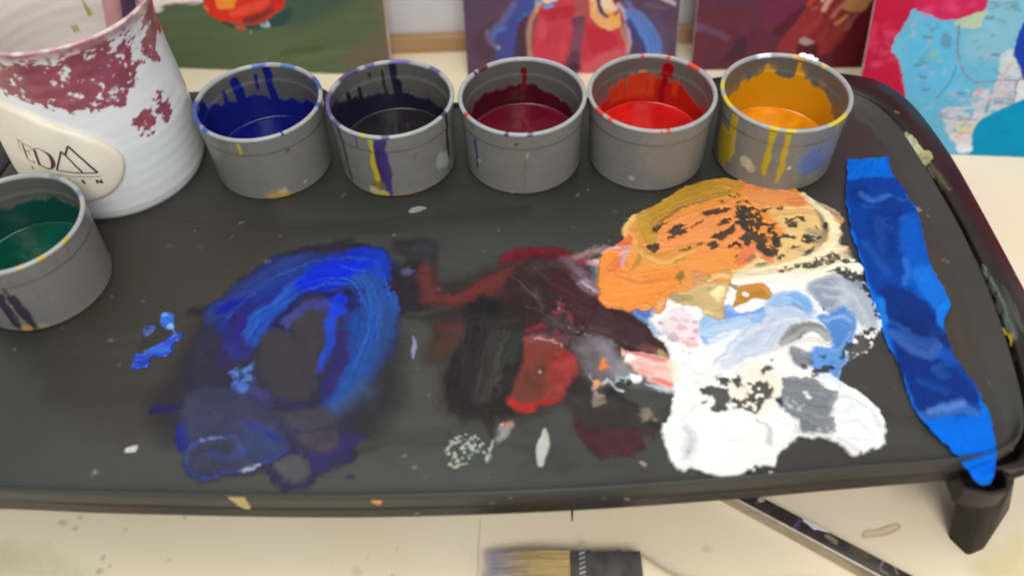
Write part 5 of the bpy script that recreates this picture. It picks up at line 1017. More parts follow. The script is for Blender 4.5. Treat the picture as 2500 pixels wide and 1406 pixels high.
tape = mesh("masking_tape", V.reshape(-1, 3), fc[:, ::-1], m_tape, None, True, tcol, origin=V.reshape(-1, 3).mean(0))
tag(tape, "torn strip of blue masking tape stuck along the right side of tray", "tape")

GAIN = 1.12
# ------------------------------------------------------------------ cups
def lathe(name, X, Y, prof, nt, mat, parent, colf, zsub=None):
    prof = np.array(prof, float); th = np.linspace(-math.pi, math.pi, nt, endpoint=False)
    TH, K = np.meshgrid(th, np.arange(len(prof)), indexing='ij')
    R = prof[K, 0]; Z = prof[K, 1]
    V = np.stack([X + R * np.cos(TH), Y + R * np.sin(TH), Z], -1).reshape(-1, 3)
    colr = colf(TH.ravel(), Z.ravel(), K.ravel())
    if isinstance(colr, tuple):
        colr, d = colr; V = V + np.stack([np.cos(TH.ravel()), np.sin(TH.ravel()), 0 * TH.ravel()], 1) * d[:, None]
    return mesh(name, V, grid_faces(nt, len(prof), True), mat, parent, True, colr)
def subdiv(prof, step=.09):
    out = [prof[0]]
    for a, b in zip(prof[:-1], prof[1:]):
        n = max(1, int(math.hypot(b[0] - a[0], b[1] - a[1]) / step))
        out += [(a[0] + (b[0] - a[0]) * k / n, a[1] + (b[1] - a[1]) * k / n) for k in range(1, n + 1)]
    return out
def wrap(a): return (a + math.pi) % (2 * math.pi) - math.pi
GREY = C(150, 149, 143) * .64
def cup(X, Y, label, pool, pool_z, stain_tint, lev, indrips, outdrips, rimspots, seed, patches=()):
    root = empty("paint_cup", (X, Y, 0), label, "cup", "grey plastic paint cups on the tray")
    tc = math.atan2(-Y, -X)                                   # the side that faces the viewer
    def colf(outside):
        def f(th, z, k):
            s_ = th * 3.6; n1 = fbm(s_ * 1.2 + 40, z * 1.2, seed, 4); nf = fbm(s_ * 5 + 9, z * 2, seed + 3, 3)
            c_ = np.tile(GREY, (len(th), 1)) * (1 + .13 * (n1 - .5) + .07 * (fbm(z * 9, s_ * .25, seed + 55, 2) - .5))[:, None]
            dsp = np.zeros(len(th))
            def lay(m, q):
                nonlocal c_, dsp
                dsp = np.maximum(dsp, m * .045 * (.5 + n1))
                c_ = c_ * (1 - m[:, None]) + np.asarray(q)[None] * m[:, None]
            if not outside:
                c_ = c_ * .55  # whole inner wall darkened: shade inside the cup put into its colour
                rel = np.degrees(wrap(th - (tc + math.pi)))      # 0 at the far wall, + towards the left
                edge_ = np.interp(rel, [q[0] for q in lev], [q[1] for q in lev]) + (fbm(s_ * 1.6, z * 0 + 3, seed + 7, 3) - .5) * .9 + (nf - .5) * .10
                lay(sstep(.07, -.07, z - edge_), stain_tint)
                haze = sstep(.9, -.2, z - edge_) * .35 * sstep(.45, .6, fbm(s_ * 1.4, z * 1.4, seed + 12, 3)); lay(haze, stain_tint)
                for (a, zt, zb, wd, q) in indrips:
                    u = np.radians(rel - a) * 3.5 + (fbm(z * 1.2, z * 0 + a, seed + 5, 2) - .5) * .18; ww = wd * (.75 + .5 * fbm(z * 1.5, z * 0 + a * 3, seed + 6, 2))
                    dd_ = np.hypot(u, np.maximum(z - (zt - ww), 0)); lay(sstep(.05, -.05, dd_ - ww) * sstep(zb - .3, zb, z), q)
            else:
                rel = np.degrees(wrap(th - tc))                 # 0 at the near wall, + towards the right
                for (a, zt, zb, wd, q) in outdrips:
                    u = np.radians(rel - a) * 3.7 + (fbm(z * 1.1, z * 0 + a, seed + 5, 2) - .5) * .25; ww = wd * (.55 + .8 * fbm(z * 1.3, z * 0 + a * 3, seed + 6, 2)) * (.55 + .45 * sstep(zb, zb + 1.2, z))
                    lay(sstep(.06, -.06, np.abs(u) - ww) * sstep(zt + .1, zt - .05, z) * sstep(zb - .15, zb + .1, z), q)
                for (a, zc, r_, q, op) in patches:
                    d = np.hypot(np.radians(rel - a) * 3.7, z - zc) + (nf - .5) * .5 * r_ + (n1 - .5) * r_; lay(sstep(r_ * 1.1, r_ * .6, d) * op, q)
                lay(sstep(.66, .76, fbm(s_ * 2.3, z * 2.3, seed + 21, 3)) * .08, C(175, 172, 160) * .8)
                lay(sstep(.80, .83, fbm(s_ * 5, z * 5, seed + 25, 2)) * .28, C(90, 86, 84) * .6)
                lay(sstep(.30, .05, z + (n1 - .5) * .3) * .35, C(188, 178, 140) * .7)
            return np.clip(c_, 0, .9), (dsp if outside else -dsp)
        return f
    out_p = subdiv([(3.36, 0.0), (3.47, .05), (3.52, .14), (3.60, 2.4), (3.62, 3.52), (3.665, 3.58), (3.68, 3.66), (3.70, 4.5)], .10)
    in_p = subdiv([(3.50, 4.55), (3.47, 4.0), (3.455, 3.72), (3.40, 3.64), (3.385, 3.55), (3.34, 2.0), (3.28, .7), (3.0, .35), (0.01, .3)], .10)
    lathe("outer_wall", X, Y, [(.01, .0)] + out_p, 300, m_cup, root, colf(True))
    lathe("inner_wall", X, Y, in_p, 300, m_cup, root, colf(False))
    rp = [(3.70, 4.5), (3.76, 4.56), (3.775, 4.63), (3.75, 4.71), (3.68, 4.755), (3.60, 4.75), (3.53, 4.70), (3.50, 4.62), (3.50, 4.55)]
    def rimc(th, z, k):
        rel = np.degrees(wrap(th - tc)); c_ = np.tile(C(182, 186, 186) * .74, (len(th), 1)) * (1 + .2 * (fbm(th * 9, z * 3, seed + 31, 3) - .5))[:, None]
        for (a, wd, q) in rimspots:
            d = np.abs(wrap(np.radians(rel - a))) * 3.65 + (fbm(th * 14, z * 6, seed + 33, 2) - .5) * .25
            m = sstep(wd, wd * .6, d); c_ = c_ * (1 - m[:, None]) + np.asarray(q)[None] * m[:, None]
        return c_
    lathe("rim", X, Y, rp, 300, m_cup, root, rimc)
    # liquid surface with a small meniscus at the wall
    rw = np.interp(pool_z, [.7, 2.0, 3.5], [3.28, 3.34, 3.385]) - .004
    pr = [(rw, pool_z + .10), (rw - .05, pool_z + .045), (rw - .13, pool_z + .012), (rw - .3, pool_z), (2.0, pool_z), (1.0, pool_z), (.01, pool_z)]
    pr = [pr[0], pr[1], pr[2]] + subdiv(pr[3:], .12)
    def pc(th, z, k):
        r_ = np.array([p[0] for p in pr])[k]; x = r_ * np.cos(th); y = r_ * np.sin(th); nn = fbm(x * .9, y * .9, seed + 41, 3); n2 = fbm(x * 1.6 + 3 * nn, y * .5 + 2 * nn, seed + 45, 3)
        return np.clip(np.asarray(pool)[None] * .86 * (1 + .5 * (nn - .5) + .45 * (n2 - .5))[:, None], 0, .9)
    lathe("liquid_paint", X, Y, pr, 120, m_pool, root, pc)
    return root
VIO, BLU, CRM, RED, YEL, GRN = C(40, 34, 62), C(18, 28, 118), C(74, 10, 26), C(176, 28, 18), C(206, 146, 10), C(14, 72, 62)
cup(-14.50, 42.38, "grey cup of dark ultramarine blue paint, right beside the mug", C(10, 18, 110), 1.0, BLU,
    [(-180, 4.7), (-95, 2.2), (-70, 2.6), (-40, 2.3), (-12, 2.5), (15, 3.0), (40, 3.2), (62, 3.9), (90, 4.7), (180, 4.7)],
    [(-17, 4.9, 1, .24, BLU), (-4, 4.25, 3.2, .11, BLU), (17, 4.4, 1.5, .34, BLU), (33, 3.9, 1.5, .16, BLU), (70, 4.6, 1, .5, BLU * .8)],
    [(-28, 4.4, 3.6, .12, C(190, 175, 40))], [(95, .9, C(60, 84, 150)), (60, .25, C(60, 84, 150)), (140, .7, C(96, 124, 170)), (-90, 1.6, C(60, 84, 160)), (-62, .35, C(60, 90, 170)), (170, .6, C(84, 112, 176)), (12, .1, C(40, 50, 110)), (-15, .1, C(70, 70, 100))], 11,
    [(12, 3.4, .14, C(80, 78, 82), .8), (-6, .15, .8, C(200, 150, 60), .8), (22, .6, .18, C(190, 178, 120), .7), (-2, .55, .25, C(190, 190, 186), .5)])
cup(-6.74, 42.22, "grey cup of near-black violet paint with yellow and purple drips outside", C(34, 32, 36), 1.36, VIO * .7,
    [(-180, 4.7), (-95, 3.0), (-60, 2.3), (-20, 2.5), (20, 2.6), (50, 3.0), (75, 4.2), (100, 4.7), (180, 4.7)],
    [(-8, 4.9, 1, .20, VIO * .8), (-10, 3.6, 1, .3, VIO * .7), (4, 4.3, 2.2, .09, VIO * .6), (32, 3.7, 2.6, .13, VIO * .6), (48, 3.8, 2, .22, VIO * .6), (40, 3.2, 2, .3, VIO * .6), (18, 4.3, 4.1, .09, VIO * .6)],
    [(-24, 4.5, .5, .17, C(196, 178, 26)), (-15, 4.5, .1, .38, C(66, 52, 110)), (-19, 3.6, 1.2, .2, C(60, 44, 84)), (-58, 4.5, .3, .14, C(52, 44, 64)), (54, 4.5, .5, .16, C(44, 40, 46)), (-38, 4.5, 3.7, .09, C(74, 64, 110))],
    [(-90, 1.6, C(88, 78, 124)), (-140, 1.0, C(76, 66, 110)), (-62, .5, C(88, 80, 130)), (165, .9, C(110, 100, 160)), (125, .6, C(96, 88, 140)), (-10, .3, C(90, 84, 120)), (52, .3, C(60, 56, 66)), (-30, .15, C(190, 176, 60)), (-165, .4, C(96, 90, 140))], 23,
    [(46, 1.5, .75, C(165, 178, 178), .7), (-24, .9, .45, C(120, 90, 30), .7), (-30, .3, .5, C(205, 195, 140), .7), (4, .12, .22, C(190, 90, 66), .8), (-20, .2, .35, C(200, 186, 40), .8)])
cup(1.01, 42.01, "grey cup of dark crimson paint in the middle of the row", C(104, 14, 34), 1.54, CRM,
    [(-180, 2.9), (-70, 2.35), (-40, 2.75), (-10, 3.15), (20, 3.15), (45, 2.95), (80, 2.6), (180, 2.9)],
    [(-2, 4.2, 2.6, .17, C(112, 10, 28))],
    [(-50, 3.4, 1.2, .14, C(30, 52, 120)), (4, 3.2, 2.95, .12, C(190, 184, 90)), (2, 2.9, .5, .06, C(120, 112, 84))],
    [(-60, .22, C(180, 60, 50)), (-138, .5, C(90, 30, 40)), (-128, .2, C(80, 20, 30)), (-14, .1, C(70, 66, 110)), (6, .12, C(90, 80, 120))], 37,
    [(-6, 4.0, .14, C(60, 58, 66), .9), (-46, 1.8, .2, C(180, 176, 90), .6), (-12, .06, .22, C(190, 140, 90), .8), (-52, 4.2, .25, C(70, 74, 110), .5)])
cup(8.60, 41.90, "grey cup of bright red paint, second from the right", C(212, 26, 24), 1.42, RED,
    [(-180, 2.8), (-80, 2.3), (-50, 2.85), (-20, 3.05), (0, 3.0), (20, 2.7), (40, 2.7), (70, 2.3), (180, 2.8)],
    [(-11, 4.35, 1.5, .2, C(140, 8, 18)), (-14, 4.45, 3.6, .34, C(140, 8, 18)), (12, 3.7, 2, .3, C(196, 56, 24)), (24, 3.55, 2, .34, C(196, 60, 28)), (36, 3.4, 2, .3, C(190, 62, 30)), (46, 3.1, 2, .3, C(190, 58, 30)), (2, 3.5, 2, .22, C(196, 60, 26)), (-24, 3.4, 2.4, .22, C(196, 60, 26))],
    [(14, 4.6, 4.3, .06, C(190, 60, 50))],
    [(-50, .5, C(200, 60, 40)), (18, .16, C(200, 56, 36)), (12, .1, C(196, 56, 36)), (140, .6, C(205, 72, 50)), (168, .14, C(200, 70, 50)), (-166, .12, C(200, 70, 50)), (-36, .2, C(206, 70, 50)), (-150, .1, C(200, 90, 60))], 53,
    [(-10, .9, .2, C(190, 186, 178), .5), (0, 3.8, .1, C(90, 86, 82), .6)])
cup(16.32, 41.47, "grey cup of yellow-orange paint at the right end with yellow drips", C(252, 156, 14), 1.0, YEL,
    [(-180, 2.9), (-85, 2.2), (-60, 2.7), (-38, 3.2), (-14, 3.5), (5, 3.35), (22, 3.6), (42, 3.3), (65, 2.9), (90, 2.6), (180, 2.9)],
    [(-6, 4.4, 3, .11, YEL), (-9, 3.9, 2.6, .25, YEL), (24, 4.1, 3, .16, YEL), (50, 3.4, 2, .3, YEL)],
    [(-40, 4.6, 1.0, .26, C(176, 156, 24)), (-50, 2.9, .3, .66, C(158, 138, 26)), (-2, 4.6, 1.2, .21, C(182, 162, 24)), (12, 4.6, .7, .19, C(184, 162, 26)), (62, 4.6, 3.6, .10, C(160, 150, 50))],
    [(-55, .7, C(206, 186, 40)), (60, .9, C(206, 190, 50)), (-2, .3, C(205, 190, 60)), (12, .3, C(205, 190, 60)), (175, .5, C(228, 176, 66)), (150, .2, C(216, 190, 90)), (-80, .5, C(205, 190, 70)), (-150, .55, C(238, 240, 246))], 71,
    [(42, 2.1, 1.15, C(84, 112, 176), .75), (-20, 1.7, .4, C(212, 204, 180), .6), (20, 1.9, .17, C(228, 228, 228), .9), (-14, 1.4, .3, C(205, 196, 170), .5), (36, .5, .8, C(110, 106, 96), .5)])
cup(-25.78, 32.84, "grey cup of green paint at the left edge, in front of mug", C(5, 74, 58), 1.40, GRN,
    [(-180, 3.2), (-80, 3.0), (-40, 3.1), (0, 3.0), (40, 3.3), (70, 3.6), (180, 3.2)],
    [(20, 3.6, 2, .5, GRN), (60, 4.4, 2, .7, GRN * .8)],
    [(-28, 3.0, .2, .26, C(58, 50, 66)), (-40, 3.2, .3, .34, C(58, 50, 66)), (-30, 3.6, 2.9, .12, C(62, 56, 66))],
    [(28, .2, C(190, 160, 40)), (5, .22, C(190, 164, 50)), (-10, .15, C(190, 170, 80)), (120, .5, C(120, 140, 140)), (84, .35, C(120, 124, 160))], 89,
    [(-36, .25, .35, C(210, 150, 60), .8), (-22, .2, .3, C(160, 150, 110), .6), (-34, 2.2, .1, C(170, 172, 170), .8), (24, 4.1, .14, C(150, 120, 40), .8)])
# blob of white paint on the back of the last cup's rim
wb = MB()
q0 = np.array([16.32, 41.47, 4.72])
for (a, r_, dz) in ((62, .28, .06), (56, .32, .05), (50, .22, .02)):
    pc_ = q0 + [3.68 * math.cos(math.radians(a)), 3.68 * math.sin(math.radians(a)), dz]; rg = []
    for k in range(7):
        ph = math.pi * k / 6; rg.append([(pc_[0] + r_ * math.sin(ph) * math.cos(t) + .01, pc_[1] + r_ * math.sin(ph) * math.sin(t) * .8, pc_[2] + r_ * .5 * math.cos(ph)) for t in [2 * math.pi * i / 12 for i in range(12)]])
    wb.loft(rg, cap=False)
m_whitep = mat_noise("white_paint", (.78, .79, .82), (.85, .85, .86), .4, 200, .0002)
tag(wb.build("paint_blob", m_whitep, origin=q0 + [1.9, 3.1, 0]), "small white paint blob on the back rim of the yellow cup", "paint")

# ------------------------------------------------------------------ the mug
MX, MY = -24.17, 42.66
mug = empty("mug", (MX, MY, 0), "white stoneware mug with maroon speckled glaze and cream medallion", "mug")
PZ = [0, .25, .7, 1.6, 3, 4.5, 6, 7.5, 8.6, 9.4, 10.1, 10.7, 11.2, 11.5]; PR = [4.93, 5.08, 5.17, 5.21, 5.2, 5.16, 5.06, 4.93, 4.86, 4.84, 4.88, 4.99, 5.17, 5.32]
def mug_r(z): return np.interp(z, PZ, PR)
nt_, nz_ = 420, 190
zz = np.linspace(0, 11.5, nz_); th = np.linspace(-math.pi, math.pi, nt_, endpoint=False)
TH, ZZ = np.meshgrid(th, zz, indexing='ij')
LEAN = lambda z: .30 * (np.asarray(z) / 11.6) ** 1.5
rr = mug_r(ZZ) + .0030 * np.sin(ZZ * 8.5 + 2.5 * fbm(ZZ * .9, ZZ * 0 + 2, 803, 2) + .6 * np.sin(TH)) * (.3 + 1.4 * fbm(TH * 1.5, ZZ * .7, 805, 2)) + .02 * (fbm(TH * 2, ZZ * 1.2, 801, 2) - .5)
Vm = np.stack([MX + LEAN(ZZ) + rr * np.cos(TH), MY + rr * np.sin(TH), ZZ], -1).reshape(-1, 3)
deg = np.degrees(TH); sarc = TH * 5.0
low = np.interp(deg, [-180, -125, -106, -100, -91, -78, -61, -45, -37, -30, -20, -8, 0, 40, 180], [8.2, 8.6, 8.5, 8.3, 8.0, 7.6, 7.15, 7.2, 7.5, 8.0, 8.3, 7.5, 8.9, 8.2, 8.0])
nA = fbm(sarc * 1.5 + 3, ZZ * 2.0, 811, 4); nB = fbm(sarc * 4.2, ZZ * 4.8, 823, 3)
dens = np.interp(ZZ - low, [-.5, 0.05, .6, 2.0, 3.0, 3.6], [.0, .50, .64, .62, .54, .48])
dens = dens - .12 * np.exp(-((deg + 24) / 9) ** 2) * (ZZ > 7)
pat = np.hypot((deg + 38) * .09 / 1.0, (ZZ - 5.5)) ; pat2 = np.hypot((deg + 22) * .09 / .8, (ZZ - 5.6))
dens = np.maximum(dens, .68 - .28 * (np.minimum(np.minimum(pat / .95, pat2 / .95), 2) ** 2))
mk = sstep(-.035, .035, dens - (.55 * nA + .45 * nB)) 
WHITE = C(226, 228, 230) * 1.05; MAR = C(150, 78, 92)
mar = MAR[None, None] * (1 + .55 * (fbm(sarc * 2, ZZ * 2, 831, 3) - .5))[..., None]
cm_ = np.tile(WHITE, (nt_, nz_, 1)) * (1 + .05 * (fbm(sarc * .6, ZZ * 3.0, 841, 3) - .5))[..., None]
cm_ = cm_ * (1 - mk[..., None]) + mar * mk[..., None]
ed = sstep(10.75, 11.25, ZZ)[..., None] * .75; rimcol = C(196, 150, 158)[None, None] * (1 + .7 * (nB - .5))[..., None]
cm_ = cm_ * (1 - ed) + rimcol * ed
mesh("body", Vm, grid_faces(nt_, nz_, True), m_mug, mug, True, np.clip(cm_.reshape(-1, 3), 0, .86).astype(np.float32))
# inside and lip
ip = [(5.32, 11.5), (5.33, 11.57), (5.29, 11.63), (5.20, 11.64), (5.08, 11.58), (4.92, 11.35), (4.74, 10.9), (4.58, 10.2), (4.52, 9.4), (4.56, 8.4), (4.7, 7), (4.82, 5), (4.86, 3), (4.8, 1.4), (4.5, .7), (3.6, .5), (.01, .45)]
ip = subdiv(ip, .11); K = len(ip); ipa = np.array(ip)
th2 = np.linspace(-math.pi, math.pi, 300, endpoint=False); T2, K2 = np.meshgrid(th2, np.arange(K), indexing='ij'); R2 = ipa[K2, 0]; Z2 = ipa[K2, 1]
R2 = R2 + .006 * np.sin(Z2 * 8) * (R2 > 3.7) * (Z2 < 11)
Vi = np.stack([MX + LEAN(Z2) + R2 * np.cos(T2), MY + R2 * np.sin(T2), Z2], -1).reshape(-1, 3)
ci = np.tile(C(226, 220, 214) * 1.12, (300, K, 1)) * (1 + .10 * (fbm(T2 * 3, Z2 * 2.5, 861, 3) - .5))[..., None]
lipm = (sstep(10.7, 11.35, Z2) * sstep(.28, .55, fbm(T2 * 9, Z2 * 2, 871, 3)))[..., None]
ci = ci * (1 - lipm) + (C(176, 110, 126)[None, None] * (1 + .8 * (fbm(T2 * 14, Z2 * 5, 875, 2) - .5))[..., None]) * lipm
lt = (sstep(11.45, 11.6, Z2) * .55)[..., None]; ci = ci * (1 - lt) + C(205, 172, 176)[None, None] * lt
relm = np.degrees(T2)
for (a, zt, zb, w_, q) in ((98, 10.4, 7.6, .13, (176, 164, 48)), (104, 9.9, 9.2, .30, (170, 158, 44)), (97, 8.2, 7.7, .22, (180, 168, 60)), (111, 7.2, 6.7, .2, (190, 176, 90)), (72, 9.8, 8.4, .35, (222, 176, 110)), (56, 11.0, 9.0, .9, (196, 130, 100)), (80, 9.2, 6.5, .14, (190, 160, 140))):
    m = (sstep(w_, w_ * .6, np.abs(np.radians(relm - a)) * 4.6 + (fbm(Z2 * 2, T2 * 3, 881, 2) - .5) * .2) * sstep(zt + .1, zt - .1, Z2) * sstep(zb - .1, zb + .1, Z2) * .85)[..., None]
    ci = ci * (1 - m) + C(*q)[None, None] * m
mesh("interior", Vi, grid_faces(300, K, True)[:, ::-1], m_mug, mug, True, np.clip(ci.reshape(-1, 3), 0, .86).astype(np.float32))
bm_ = MB(); bm_.add([(MX + 4.93 * math.cos(t), MY + 4.93 * math.sin(t), 0.003) for t in [2 * math.pi * i / 60 for i in range(60)]], [tuple(range(59, -1, -1))]); bm_.build("foot", m_clay, mug)
# medallion: a raised oval of cream clay wrapped on the wall
MED = [(-60, 4.5), (-61.5, 3.6), (-66.5, 2.85), (-74, 2.3), (-85, 1.95), (-97, 1.75), (-112, 1.75), (-130, 2.1), (-150, 3.0), (-161, 4.3), (-160, 5.8), (-150, 7.1), (-136, 7.9), (-123, 8.15), (-114, 8.05), (-103, 7.8), (-94, 7.35), (-84, 6.85), (-75, 6.3), (-65.5, 5.5)]
MO = catmull([(a * 5.15 * math.pi / 180, z) for a, z in MED], True, 4); cen = MO.mean(0)
def on_mug(s_, z, off):
    a = s_ / 5.15; r_ = mug_r(z) + off; return (MX + float(LEAN(z)) + r_ * math.cos(a), MY + r_ * math.sin(a), z)
RG = [(1.01, -.05), (1.01, .06), (1.004, .17), (.99, .27), (.965, .325), (.93, .35), (.88, .36), (.8, .36), (.62, .36), (.45, .36), (.28, .36), (.12, .36)]
md = MB(); md.loft([[on_mug(*(cen + (p - cen) * s_), off) for p in MO] for s_, off in RG], cap=False); md.f.append(list(range((len(RG) - 1) * len(MO), len(RG) * len(MO))))
med = md.build("medallion", m_clay, mug)
# printing: traced in the crop of the photograph, cast on to the medallion
def cast(x, y, off=.366):
    d = ray(x, y); d = d / np.linalg.norm(d); o = np.array([0, 0, HC]); k = 30.0
    for _ in range(4000):
        p = o + d * k
        if 0 < p[2] < 11.5 and math.hypot(p[0] - MX - float(LEAN(p[2])), p[1] - MY) <= mug_r(p[2]) + off:
            return math.atan2(p[1] - MY, p[0] - MX - float(LEAN(p[2]))) * 5.15, p[2]
        k += .01
    return None
FM = (40, 330, 8.789)
def ribbon(b, pts, wd, closed=False, sm=True):
    Q = [cast(FM[0] + x / FM[2], FM[1] + y / FM[2]) for x, y in pts]
    if any(q is None for q in Q): return
    if np.isscalar(wd): wd = [wd] * len(Q)
    QQ = np.array([[q[0], q[1], w_ * .0030] for q, w_ in zip(Q, wd)])
    if sm and len(QQ) > 2: QQ = catmull(QQ, False, 4)
    elif not sm or len(QQ) == 2:
        QQ = np.concatenate([QQ[i] + (QQ[i + 1] - QQ[i]) * np.linspace(0, 1, 5)[:, None][(0 if i == 0 else 1):] for i in range(len(QQ) - 1)])
    t = np.gradient(QQ[:, :2], axis=0); t /= np.linalg.norm(t, axis=1)[:, None] + 1e-9; n_ = np.stack([-t[:, 1], t[:, 0]], 1); hw = QQ[:, 2:] / 2
    A, B = QQ[:, :2] + n_ * hw, QQ[:, :2] - n_ * hw
    V = [on_mug(*p, .368) for p in A] + [on_mug(*p, .368) for p in B]; m = len(A)
    b.add(V, [(i, i + 1, m + i + 1, m + i) for i in range(m - 1)])
lt_ = MB()
for pts, wd, sm in (([(128, 190), (180, 340), (228, 485)], [34, 34, 34], True), ([(100, 158), (200, 212), (320, 268)], [16, 13, 15], True), ([(305, 262), (335, 335)], [16, 8], False), ([(180, 345), (270, 352)], [13, 13], False), ([(255, 305), (300, 445)], [12, 10], False), ([(222, 485), (300, 555), (395, 600)], [18, 15, 18], True), ([(352, 530), (400, 600)], [8, 26], False),
                    ([(385, 310), (440, 480), (505, 655)], [58, 56, 56], True), ([(345, 292), (460, 292), (600, 352)], [18, 18, 26], True), ([(590, 348), (700, 430), (765, 530), (790, 625), (765, 705)], [26, 62, 78, 80, 50], True), ([(775, 712), (700, 722), (600, 690), (480, 620)], [34, 30, 26, 26], True),
                    ([(5, 82), (60, 122), (110, 162)], [10, 12, 14], True), ([(30, 118), (80, 270), (120, 360)], [14, 10, 8], True), ([(325, 655), (372, 742)], [26, 26], False),
                    ([(1410, 962), (1472, 1050)], [44, 44], False), ([(1712, 960), (1748, 1045)], [30, 30], False), ([(1815, 950), (1850, 1038)], [30, 30], False), ([(1715, 965), (1845, 1032)], [34, 34], False), ([(1110, 935), (1160, 965)], [16, 16], False)):
    ribbon(lt_, pts, wd, sm=sm)
lt_.build("lettering", m_ink, med, smooth=False)
em = MB()
for pts, wd, sm in (([(868, 752), (915, 545), (958, 352)], [34, 34, 34], False), ([(945, 345), (1010, 405), (1050, 440)], [34, 34, 34], False), ([(1048, 440), (1100, 235)], [42, 36], False), ([(1095, 232), (1420, 520), (1745, 808)], [40, 38, 42], False), ([(1050, 432), (1230, 620), (1415, 800)], [32, 32, 36], False), ([(865, 750), (1100, 792), (1400, 818), (1750, 808)], [24, 24, 26, 28], True), ([(860, 832), (1150, 884), (1480, 898), (1825, 884)], [9, 10, 12, 12], True)):
    ribbon(em, pts, wd, sm=sm)
em.build("mountain_emblem", m_ink2, med, smooth=False)

# brush handles standing in the mug
def handle(p0, p1, rad, name, mat, label):
    p0 = np.array(p0, float); p1 = np.array(p1, float); d = p1 - p0
    b = MB(); ts = [0, .01, .15, .5, .8, .9]; rs = [rad * .5, rad * .8, rad, rad * 1.15, rad * .9, rad * .7]
    b.loft(tube([p0 + d * t for t in ts], rs, 14)); root = empty(name, p0, label, "paintbrush", "paintbrushes standing in the mug")
    b.build("handle", mat, root)
    f = MB(); f.loft(tube([p0 + d * t for t in (.89, .9, 1.0, 1.005)], [rad * .72, rad * .76, rad * .85, rad * .7], 14)); f.build("ferrule", m_steel, root)
    h = MB(); h.loft(tube([p0 + d * t for t in (1.0, 1.06, 1.14, 1.2)], [rad * .75, rad * .95, rad * .8, rad * .2], 12)); h.build("bristles", m_dwood, root)
t_p = at(278, 20, 9.0); t_p2 = at(313, 12, 10.0)
handle((MX + .6, MY + 1.6, .9), np.array([MX + .6, MY + 1.6, .9]) + (np.array([t_p[0], t_p[1], 9.0]) - [MX + .6, MY + 1.6, .9]) * 2.6, .52, "standing_brush", m_pink, "paintbrush with pink-stained handle standing in the mug")
handle((MX + 1.4, MY + 1.2, .9), np.array([MX + 1.4, MY + 1.2, .9]) + (np.array([t_p2[0], t_p2[1], 10.0]) - [MX + 1.4, MY + 1.2, .9]) * 2.5, .36, "standing_brush", m_purp, "paintbrush with dark purple handle standing in the mug")

# ------------------------------------------------------------------ flat brush on the table in front of the tray
BZ = ZT + .78
def bp(x, y): return at(x, y, BZ)
e0 = bp(1390, 1350); e1_ = bp(1561, 1349); ax = (e1_ - e0) / np.linalg.norm(e1_ - e0); ay = np.array([ax[1], -ax[0], 0.0]); Lf = np.linalg.norm(e1_ - e0); WB = 5.0
brush = empty("flat_brush", e0 + ay * WB / 2 + [0, 0, -.78], "wide flat brush with tan bristles and black ferrule on the table front", "paintbrush")
def sec(x, half, th_, n=28, sq=5.0):
    c0 = e0 + ax * x + ay * WB / 2; out = []
    for i in range(n):
        t = 2 * math.pi * i / n; cx_, sx_ = math.cos(t), math.sin(t)
        u = math.copysign(abs(cx_) ** (2 / sq), cx_) * half; v = math.copysign(abs(sx_) ** (2 / sq), sx_) * th_
        out.append(c0 + ay * u + np.array([0, 0, v]))
    return out
fb = MB(); h2 = WB / 2
fprof = [(-.02, h2 - .08, .60), (0, h2 - .02, .66), (.16, h2 + .03, .70), (.24, h2 - .02, .66), (.40, h2 - .02, .66), (.78, h2 - .02, .66), (.88, h2 + .04, .71), (1.02, h2 + .04, .71), (1.10, h2 - .02, .66), (2.3, h2 - .02, .66), (2.38, h2 + .03, .70), (2.50, h2 + .03, .70), (2.58, h2 - .02, .66), (Lf - .03, h2 - .02, .66), (Lf, h2 - .08, .60)]
fb.loft([sec(*p) for p in fprof]); sharp(fb.build("ferrule", m_ferr, brush), 40)
hb = MB()
for k in range(20):                                       # stamped slanting bars on the band
    y0 = .1 + k * .25
    if y0 > WB - .3: break
    a = e0 + ax * .44 + ay * y0 + [0, 0, .674]; b_ = e0 + ax * .74 + ay * (y0 - .12) + [0, 0, .674]
    w2 = ay * .05; hb.add([a - w2, b_ - w2, b_ + w2, a + w2, a - w2 + [0, 0, .012], b_ - w2 + [0, 0, .012], b_ + w2 + [0, 0, .012], a + w2 + [0, 0, .012]], [(4, 5, 6, 7), (0, 1, 5, 4), (1, 2, 6, 5), (2, 3, 7, 6), (3, 0, 4, 7)])
hb.build("stamped_band", mat_noise("pale_stamp", (.35, .42, .44), (.5, .56, .56), .3, 200, 0, metal=.4), brush, smooth=False)
wh = MB(); wprof = [(Lf - .01, h2 - .16, .52), (Lf + .1, h2 - .14, .54), (Lf + .6, h2 - .55, .55), (Lf + 1.6, h2 - 1.25, .55), (Lf + 2.6, .85, .55), (Lf + 4, .66, .52), (Lf + 8, .8, .55), (Lf + 11, .62, .5), (Lf + 11.5, .3, .3)]
wh.loft([sec(x, a, b_, 28, 3.0) for x, a, b_ in wprof]); wh.build("handle", m_pale, brush)
